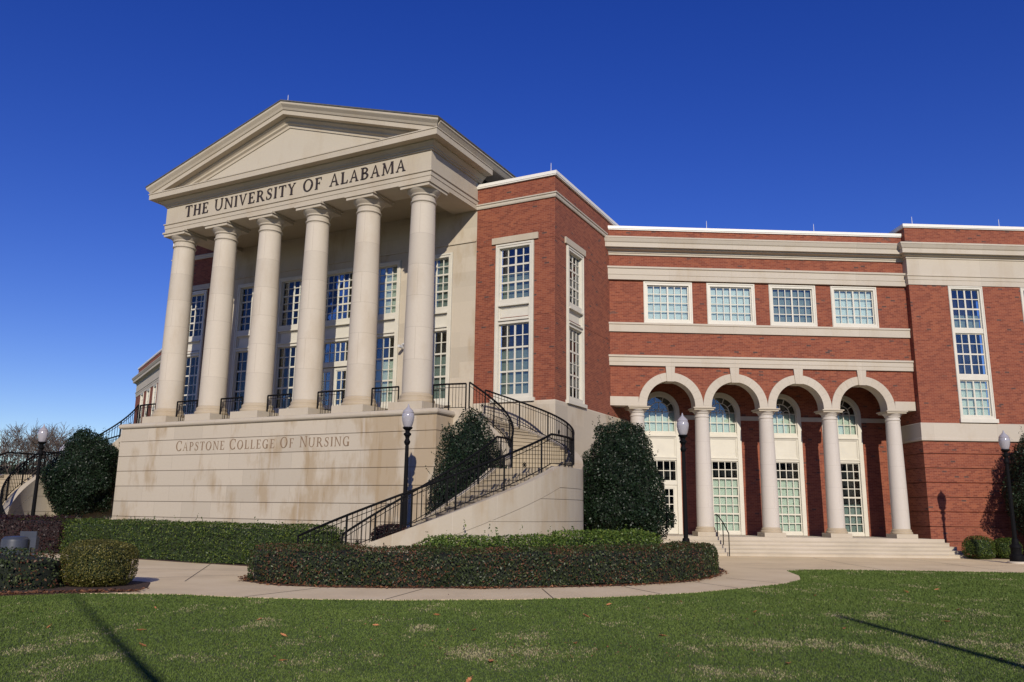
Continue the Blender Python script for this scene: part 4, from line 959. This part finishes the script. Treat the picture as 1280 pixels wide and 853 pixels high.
o = foliage_mesh('clipped_hedge', V, Fc, 'redhedge', 'core_dark', 34000, .055, .10, .02, tall=.1); tag(o, 'low dark reddish hedge at the left edge beside the round boxwood', 'hedge')
V, Fc = ball_shell((-8.98, 18.6), .76, .76, .0, .98, .58, amp=.05, seed=4)
o = foliage_mesh('round_shrub', V, Fc, 'box', 'core_green', 24000, .034, .09, .02, minz=.03); tag(o, 'rounded yellow-green boxwood shrub clipped beside the front walk', 'shrub')
bh = [P.xy(-20.6, 7.35), P.xy(-17, 7.6), P.xy(-12, 8.1), P.xy(-7.5, 8.5), P.xy(-4.8, 8.3), P.xy(-3.4, 7.9)]
V, Fc = hedge_shell(bh, 1.5, .02, 1.20, .25, seed=5, amp=.07)
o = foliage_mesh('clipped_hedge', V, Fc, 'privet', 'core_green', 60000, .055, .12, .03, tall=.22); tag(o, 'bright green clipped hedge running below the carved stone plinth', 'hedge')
V, Fc = hedge_shell([(-34, 34.5), (-24, 32.0), (-18.5, 31.0), (-15.9, 31.0)], 1.6, .02, 1.30, .25, seed=6, amp=.07)
o = foliage_mesh('clipped_hedge', V, Fc, 'purple', 'core_purple', 30000, .07, .12, .03, tall=.1); tag(o, 'dark purple hedge at the far left in front of the stair wall', 'hedge')
V, Fc = hedge_shell([P.xy(-2.9, 7.0), P.xy(-2.3, 6.9), P.xy(-1.8, 6.7)], 1.0, .02, 1.25, .25, seed=7, amp=.06)
o = foliage_mesh('purple_shrub', V, Fc, 'purple', 'core_purple', 9000, .055, .12, .03); tag(o, 'small purple shrub behind the foot of the stair railing', 'shrub')
V, Fc = hedge_shell([(-2.4, 21.3), (-1.3, 21.6), (0.2, 22.0), (1.5, 22.6)], 1.4, .02, 1.02, .35, seed=8, amp=.12)
o = foliage_mesh('spreading_shrub', V, Fc, 'jasmine', 'core_green', 15000, .065, .2, .06, tall=.30, jitter=.9); tag(o, 'loose light green shrub in the left part of the hedge island', 'shrub', 'light green shrubs behind the front hedge')
V, Fc = hedge_shell([(.9, 23.6), (2.2, 23.9), (3.5, 24.6), (4.2, 25.6)], 1.4, .02, 1.14, .35, seed=9, amp=.12)
o = foliage_mesh('spreading_shrub', V, Fc, 'jasmine', 'core_green', 15000, .065, .2, .06, tall=.25, jitter=.9); tag(o, 'loose light green shrub below the big dark evergreen', 'shrub', 'light green shrubs behind the front hedge')
for k, (x, y, r, h, lb) in enumerate(((19.35, 34.75, .62, .92, 'small round green shrub at the foot of the brick end tower, nearest the steps'), (20.75, 35.2, .55, .86, 'small round green shrub between its twin and the right lamp post'))):
    V, Fc = ball_shell((x, y), r, r * .9, 0, h, .7, 28, 16, .05, 11 + k); o = foliage_mesh('round_shrub', V, Fc, 'privet', 'core_green', 6000, .05, .09, .02, minz=.03); tag(o, lb, 'shrub', 'small round shrubs by the end tower')
def evergreen(x, y, rad, z0, z1, shape, n, label, size=.075, seed=0, trunk=.10, amp=.42):
    root = empty('evergreen_tree', (x, y, 0), label, 'tree', 'dark evergreen trees against the building')
    V, Fc = ball_shell((x, y), rad, rad, z0, z1, shape=shape, us=48, vs=30, amp=amp, seed=seed)
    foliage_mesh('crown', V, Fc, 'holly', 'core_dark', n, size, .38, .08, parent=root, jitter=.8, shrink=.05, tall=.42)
    mb = MB(); mb.tube([(x, y, -.1), (x + .03, y, z0 + .3), (x, y + .05, z0 + 1.3)], .1, 8, [trunk * 1.3, trunk, trunk * .6])
    for k in range(5):
        an = k * 2.4; mb.tube([(x, y, z0 * .7 + .1 * k), (x + .35 * rad * math.cos(an), y + .35 * rad * math.sin(an), z0 + .5 + .15 * k)], .03, 5, [trunk * .6, trunk * .3])
    mb.build('trunk', 'bark', root); return root
full = lambda t: max(0.02, (min(1, (t + .03) / .28) ** .55) * (1 - t ** 1.9) ** .66)
cone = lambda t: max(0.02, (min(1, (t + .04) / .18) ** .5) * (1 - t ** 2.5) ** .62)
egg = lambda t: max(0.02, math.sin(math.pi * min(1, t) ** .8) ** .62)
x, y = P.xy(-1.35, 5.15)
evergreen(x + .60, y - .1, 1.28, .35, 4.95, cone, 46000, 'dark cone shaped evergreen tree inside the curve of the right staircase', size=.065, seed=21, amp=.26, trunk=.08)
evergreen(4.05, 30.6, 1.84, .25, 5.25, full, 60000, 'large dark evergreen tree between the curved stair and the arcade', seed=22)
evergreen(-18.75, 36.4, 1.36, 1.25, 4.95, egg, 44000, 'dark rounded evergreen tree on a bare trunk at the left of the plinth', seed=23)
evergreen(22.9, 34.5, 2.0, .3, 5.7, egg, 48000, 'dark evergreen tree cut off by the right edge of the view', seed=24)
for q in ((21.8, 34.8),):
    pass

# ------------------------------------------------------------------ lamps
def lamp(x, y, H, label, first=None):
    if first is not None: return copy_tree(first, (x, y, 0), label)
    root = empty('street_lamp', (x, y, 0), label, 'street lamp', 'black lamp posts with acorn globes')
    mb = MB(); mb.lathe((x, y), [(.33, -.05), (.33, .06), (.30, .09), (.0, .09)], 24); mb.build('footing', 'steps', root, smooth=True)
    mb = MB(); mb.lathe((x, y), [(.24, .09), (.25, .13), (.24, .30), (.19, .36), (.18, .55), (.21, .60), (.20, .66), (.13, .74), (.12, .86), (.105, .92)], 20); mb.build('post_base', 'iron', root, smooth=True)
    mb = MB(); prof = [(.076, .92), (.054, 3.72), (.075, 3.74), (.10, 3.80), (.10, 3.84), (.075, 3.88), (.06, 3.93), (.08, 4.0), (.12, 4.04), (.12, 4.09), (.07, 4.12), (.075, 4.18), (.15, 4.24), (.16, 4.29)]
    mb.lathe((x, y), prof, 16)
    for i in range(12):
        t = 2 * math.pi * i / 12; mb.tube([(x + .070 * math.cos(t), y + .070 * math.sin(t), .95), (x + .051 * math.cos(t), y + .051 * math.sin(t), 3.7)], .010, 4)
    mb.build('pole', 'iron', root, smooth=True)
    mb = MB(); mb.lathe((x, y), [(.12, 4.29), (.15, 4.35), (.185, 4.48), (.203, 4.60), (.20, 4.68), (.175, 4.735), (.185, 4.755), (.15, 4.82), (.09, 4.88), (.04, 4.93), (.02, 5.0), (.012, 5.03)], 24); mb.build('globe', 'globe', root, smooth=True)
    return root
# lamp with its base at the right
l0 = lamp(19.15, 31.9, 5, 'black lamp post at the right edge with its shadow on the brick end tower')
lamp(-3.28, 26.1, 5, 'black lamp post before the carved plinth, rising behind the stair railing', l0)
lamp(5.78, 27.6, 5, 'black lamp post in front of the leftmost arch of the arcade', l0)
lamp(-19.6, 34.5, 5, 'black lamp post at the left beside the rounded evergreen tree', l0)
lamp(-24.9, 46.0, 5, 'farthest lamp post, its pale globe just showing beside the left tree', l0)

# grey pedestal fountain among the left shrubs
ft = empty('utility_box', (-13.45, 23.0, 0), 'small grey metal drum shaped box with a raised back plate in the left bed', 'utility box')
mb = MB(); mb.lathe((-13.45, 23.0), [(.34, 0), (.34, .74), (.33, .80), (.26, .87), (.0, .89)], 20); mb.build('drum', 'grey', ft, smooth=True)
mb = MB(); mb.box(Frame((-13.40, 23.4), (1, 0), (0, -1)), -.18, .28, -.06, .0, 0, 1.0); mb.build('back_plate', 'grey', ft)
mb = MB(); mb.box(Frame((-12.98, 23.1), (1, 0), (0, -1)), -.08, .08, -.08, .08, 0, .86); mb.build('side_box', 'grey', ft)

# ------------------------------------------------------------------ bare winter trees
def bare_tree(x, y, H, label, seed, name='bare_tree', group='leafless trees beyond the left stair', spread=.5, mat='twig', depth_=6, r0=.16):
    rr = random.Random(seed); root = empty(name, (x, y, 0), label, 'tree', group)
    br = MB()
    def grow(p, d, L, r, lv):
        q = p + d * L; mid = p + d * L * .5 + Vector((rr.uniform(-1, 1), rr.uniform(-1, 1), 0)) * L * .05
        br.tube([p, mid, q], r, 4 if lv > 1 else 6, [r, r * .8, r * .6])
        if lv >= depth_: return
        for k in range(3 if lv < 5 else 2):
            nd = (d + Vector((rr.gauss(0, spread), rr.gauss(0, spread), rr.gauss(.06, spread * .5)))).normalized()
            grow(p + d * L * rr.uniform(.5, 1.0), nd, L * rr.uniform(.62, .82), max(r * .55, .020), lv + 1)
    tr = MB(); tr.tube([(x, y, -.1), (x + .1, y, H * .13), (x, y, H * .28)], .1, 8, [r0 * 1.2, r0, r0 * .85]); tr.build('trunk', 'bark', root)
    for k in range(4):
        an = k * 1.57 + rr.random(); d = Vector((math.cos(an) * .45, math.sin(an) * .45, 1)).normalized(); grow(Vector((x, y, H * (.2 + .02 * k))), d, H * .26, r0 * .5, 1)
    br.build('limbs', mat, root, recalc=False); return root
names = ['leftmost', 'second', 'third', 'fourth', 'fifth', 'sixth']
for k, (bx, by, bh_) in enumerate(((-62.5, 104, 12.0), (-57.5, 97, 12.2), (-60.5, 108, 13.5), (-53.5, 98, 12.8), (-56.5, 107, 13.4), (-64, 99, 11.6))):
    bare_tree(bx, by, bh_, f'leafless grey-brown tree far off behind the left stair railing, {["left of the lamp globe", "just behind the left lamp pole", "farther back behind the lamp pole", "nearest the evergreen crown", "farther back near the evergreen crown", "at the very left edge"][k]}', 40 + k, depth_=6, r0=.14)
V, Fc = hedge_shell([(-110, 112), (-70, 114), (-30, 118)], 8, 0, 7.0, 2.5, seg=2.0, seed=31, amp=.8)
o = foliage_mesh('distant_woods', V, Fc, 'holly', 'core_dark', 16000, .5, 1.0, .4); tag(o, kind='stuff')
V, Fc = hedge_shell([(-150, -62), (-60, -70), (40, -66), (140, -60)], 12, 0, 13.5, 5, seg=3.0, seed=32, amp=1.8)
o = foliage_mesh('distant_woods', V, Fc, 'holly', 'core_dark', 14000, .9, 1.5, .6); tag(o, kind='stuff')
# two things behind the camera whose shadows cross the lawn
sp_ = empty('light_pole', (7.05, -3.2, 0), 'tall slim pole behind the viewer whose shadow crosses the lawn at the right', 'pole')
mb = MB(); mb.lathe((7.05, -3.2), [(.14, -.1), (.17, .4), (.13, .5), (.09, 8.6), (.06, 8.95), (.01, 9.0)], 12); mb.build('shaft', 'iron', sp_, smooth=True)
bt = empty('leaning_tree', (3.0, -1.25, 0), 'leaning bare tree trunk behind the viewer whose shadow crosses the lawn at the left', 'tree')
mb = MB(); mb.tube([(3.0, -1.25, -.1), (1.0, -1.45, 1.75), (-3.0, -1.7, 5.3), (-7.3, -1.9, 9.2)], .1, 8, [.11, .085, .06, .02]); mb.build('trunk', 'bark', bt, smooth=True)

# ------------------------------------------------------------------ grass, litter, leaves
from mathutils.geometry import tessellate_polygon
def edge_y(x): return np.interp(x, [e[0] for e in edge if True][:21], [e[1] for e in edge][:21])
def scatter_blades(name, n, xr, yr, hgt, wid, dens_pow=2.2):
    y = yr[0] + (yr[1] - yr[0]) * rng.random(n) ** dens_pow; half = .68 * y + 1.0; x = (rng.random(n) * 2 - 1) * half
    if xr: k = rng.random(n) < .5; x = np.where(k, -1, 1) * (half + rng.random(n) * xr)
    ex = np.array([p[0] for p in edge]); ey = np.array([p[1] for p in edge]); o_ = np.argsort(ex, kind='stable')
    lim = np.interp(x, ex[o_], ey[o_]); k = (y < lim - .01); x, y = x[k], y[k]
    # mulch bed at the left reaches a little in front of the walk
    k = ~((x < -7.6) & (y > np.interp(x, [-30, -14, -9.8, -8.9, -7.6], [14.9, 15.9, 16.35, 16.95, 17.3]) + .02)); x, y = x[k], y[k]; n = len(x)
    sc = (.6 + .8 * rng.random(n)) * (.75 + y / 22); th = rng.random(n) * 2 * math.pi; w = wid * sc * (.7 + y / 14); h_ = hgt * sc
    dx, dy = np.cos(th) * w, np.sin(th) * w; lx, ly = rng.normal(size=n) * h_ * .45, rng.normal(size=n) * h_ * .45
    V = np.stack([np.c_[x - dx, y - dy, np.zeros(n)], np.c_[x + dx, y + dy, np.zeros(n)], np.c_[x + lx, y + ly, h_]], 1).reshape(-1, 3)
    me = bpy.data.meshes.new(name); me.vertices.add(3 * n); me.vertices.foreach_set('co', V.ravel()); me.loops.add(3 * n); me.polygons.add(n)
    me.loops.foreach_set('vertex_index', np.arange(3 * n, dtype=np.int32)); me.polygons.foreach_set('loop_start', (np.arange(n) * 3).astype(np.int32))
    uvl = me.uv_layers.new(name='UVMap'); uvl.data.foreach_set('uv', np.repeat(np.c_[rng.random(n), rng.random(n)], 3, 0).ravel())
    me.materials.append(MT['grass']); me.update(calc_edges=True); o = bpy.data.objects.new(name, me); COL.objects.link(o); return tag(o, kind='stuff')
scatter_blades('lawn_grass', 800000, None, (6.8, 27.5), .015, .0034, 1.3)
scatter_blades('lawn_grass', 260000, 9, (4.5, 27.0), .018, .0048, 1.1)
def leaf_scatter(name, P_, size, mat='litter', flat=.35, z=.03):
    n = len(P_); P_ = np.array(P_, float); p = np.c_[P_, z + rng.random(n) * .03]
    nrm = np.c_[rng.normal(size=(n, 2)) * flat, np.ones(n)]; nrm /= np.linalg.norm(nrm, axis=1)[:, None]
    t = np.cross(nrm, rng.normal(size=(n, 3))); t /= np.linalg.norm(t, axis=1)[:, None]; s = np.cross(nrm, t); sz = (size * (.6 + .8 * rng.random(n)))[:, None]
    V = np.stack([p - t * sz * .5, p + s * sz * .3, p + t * sz * .5, p - s * sz * .3], 1).reshape(-1, 3)
    me = bpy.data.meshes.new(name); me.vertices.add(4 * n); me.vertices.foreach_set('co', V.ravel()); me.loops.add(4 * n); me.polygons.add(n)
    me.loops.foreach_set('vertex_index', np.arange(4 * n, dtype=np.int32)); me.polygons.foreach_set('loop_start', (np.arange(n) * 4).astype(np.int32))
    uvl = me.uv_layers.new(name='UVMap'); uvl.data.foreach_set('uv', np.repeat(np.c_[rng.random(n), rng.random(n)], 4, 0).ravel())
    me.materials.append(MT[mat]); me.update(calc_edges=True); o = bpy.data.objects.new(name, me); COL.objects.link(o); return tag(o, kind='stuff')
pts = []
F_ = np.array(fr)
for _ in range(1100):
    i = random.randrange(len(fr) - 1); t = random.random(); p = F_[i] * (1 - t) + F_[i + 1] * t; d = F_[i + 1] - F_[i]; d /= np.linalg.norm(d); p = p + np.array([d[1], -d[0]]) * random.gauss(.05, .10); pts.append(p)
for _ in range(160): pts.append((-.75 + random.gauss(0, .28), 19.08 + random.gauss(0, .08)))
for _ in range(1800): x = random.uniform(-16, -7.5); pts.append((x, np.interp(x, [-14, -9.8, -8.9, -7.6], [15.9, 16.35, 16.95, 17.35]) + abs(random.gauss(.12, .2))))
leaf_scatter('leaf_litter', pts, .075)
pts = []
for (cx, cy, sx, sy, n_) in ((0, 10.9, 1.6, .5, 260), (-2, 14, 6, 2, 120), (6, 14, 5, 3, 200)): 
    for _ in range(n_): pts.append((random.gauss(cx, sx), random.gauss(cy, sy)))
leaf_scatter('dry_grass_clippings', pts, .028, z=.02)
# single fallen oak leaves: lobed curled blades
def leaf_obj(x, y, s, rot, first=[None]):
    if first[0] is None:
        mb = MB(); k = 15; ring = []
        for i in range(k):
            t = 2 * math.pi * i / k; r = .5 * (1 - .32 * (i % 2)) * (.75 + .25 * abs(math.cos(t))); ring.append((r * math.cos(t), .62 * r * math.sin(t), .05 + .22 * (r * math.cos(t)) ** 2 + .30 * abs(math.sin(t)) * r))
        top = [(0, 0, .03)] + ring; bot = [(a_[0], a_[1], a_[2] - .012) for a_ in top]
        mb.add(top + bot, [(0, i + 1, (i + 1) % k + 1) for i in range(k)] + [(k + 1, k + 1 + (i + 1) % k + 1, k + 1 + i + 1) for i in range(k)] + [(i + 1, k + 1 + i + 1, k + 1 + (i + 1) % k + 1, (i + 1) % k + 1) for i in range(k)])
        mb.tube([(-.45, 0, .08), (-.75, .03, .12)], .015, 4)
        o = mb.build('fallen_leaf', 'oakleaf'); first[0] = o
        for l in o.data.uv_layers[0].data: l.uv = (.8, .5)
        tag(o, 'dry orange-brown leaf lying on the lawn', 'leaf', 'fallen leaves scattered on the lawn')
    else: o = first[0].copy(); COL.objects.link(o)
    o.location = (x, y, .012); o.scale = (s, s, s * 1.3); o.rotation_euler = (random.uniform(-.5, .5), random.uniform(-.5, .5), rot)
cp, sp2 = math.cos(PITCH), math.sin(PITCH)
LEAVES = [(-4.6, 10.9), (-5.2, 12.2), (-3.1, 11.9), (-2.0, 13.0), (-1.2, 14.3), (-.5, 12.6), (-.2, 10.1), (-3.9, 13.5), (-6.6, 12.4), (-6.1, 14.8), (.9, 11.5), (1.3, 14.4), (2.2, 12.3), (3.3, 10.2), (5.2, 13.3), (6.1, 10.7), (4.4, 15.3), (7.3, 14.3), (8.4, 16.0), (6.6, 18.4), (9.1, 19.5), (3.4, 16.9), (-.4, 9.0), (4.9, 9.0), (-2.6, 10.0), (8.9, 13.2), (10.2, 20.3), (2.7, 8.9), (7.6, 12.0), (1.9, 16.2), (5.6, 8.6), (7.9, 10.9)]
for x, y in LEAVES: leaf_obj(x, y, random.uniform(.09, .15), random.uniform(0, 6.28))
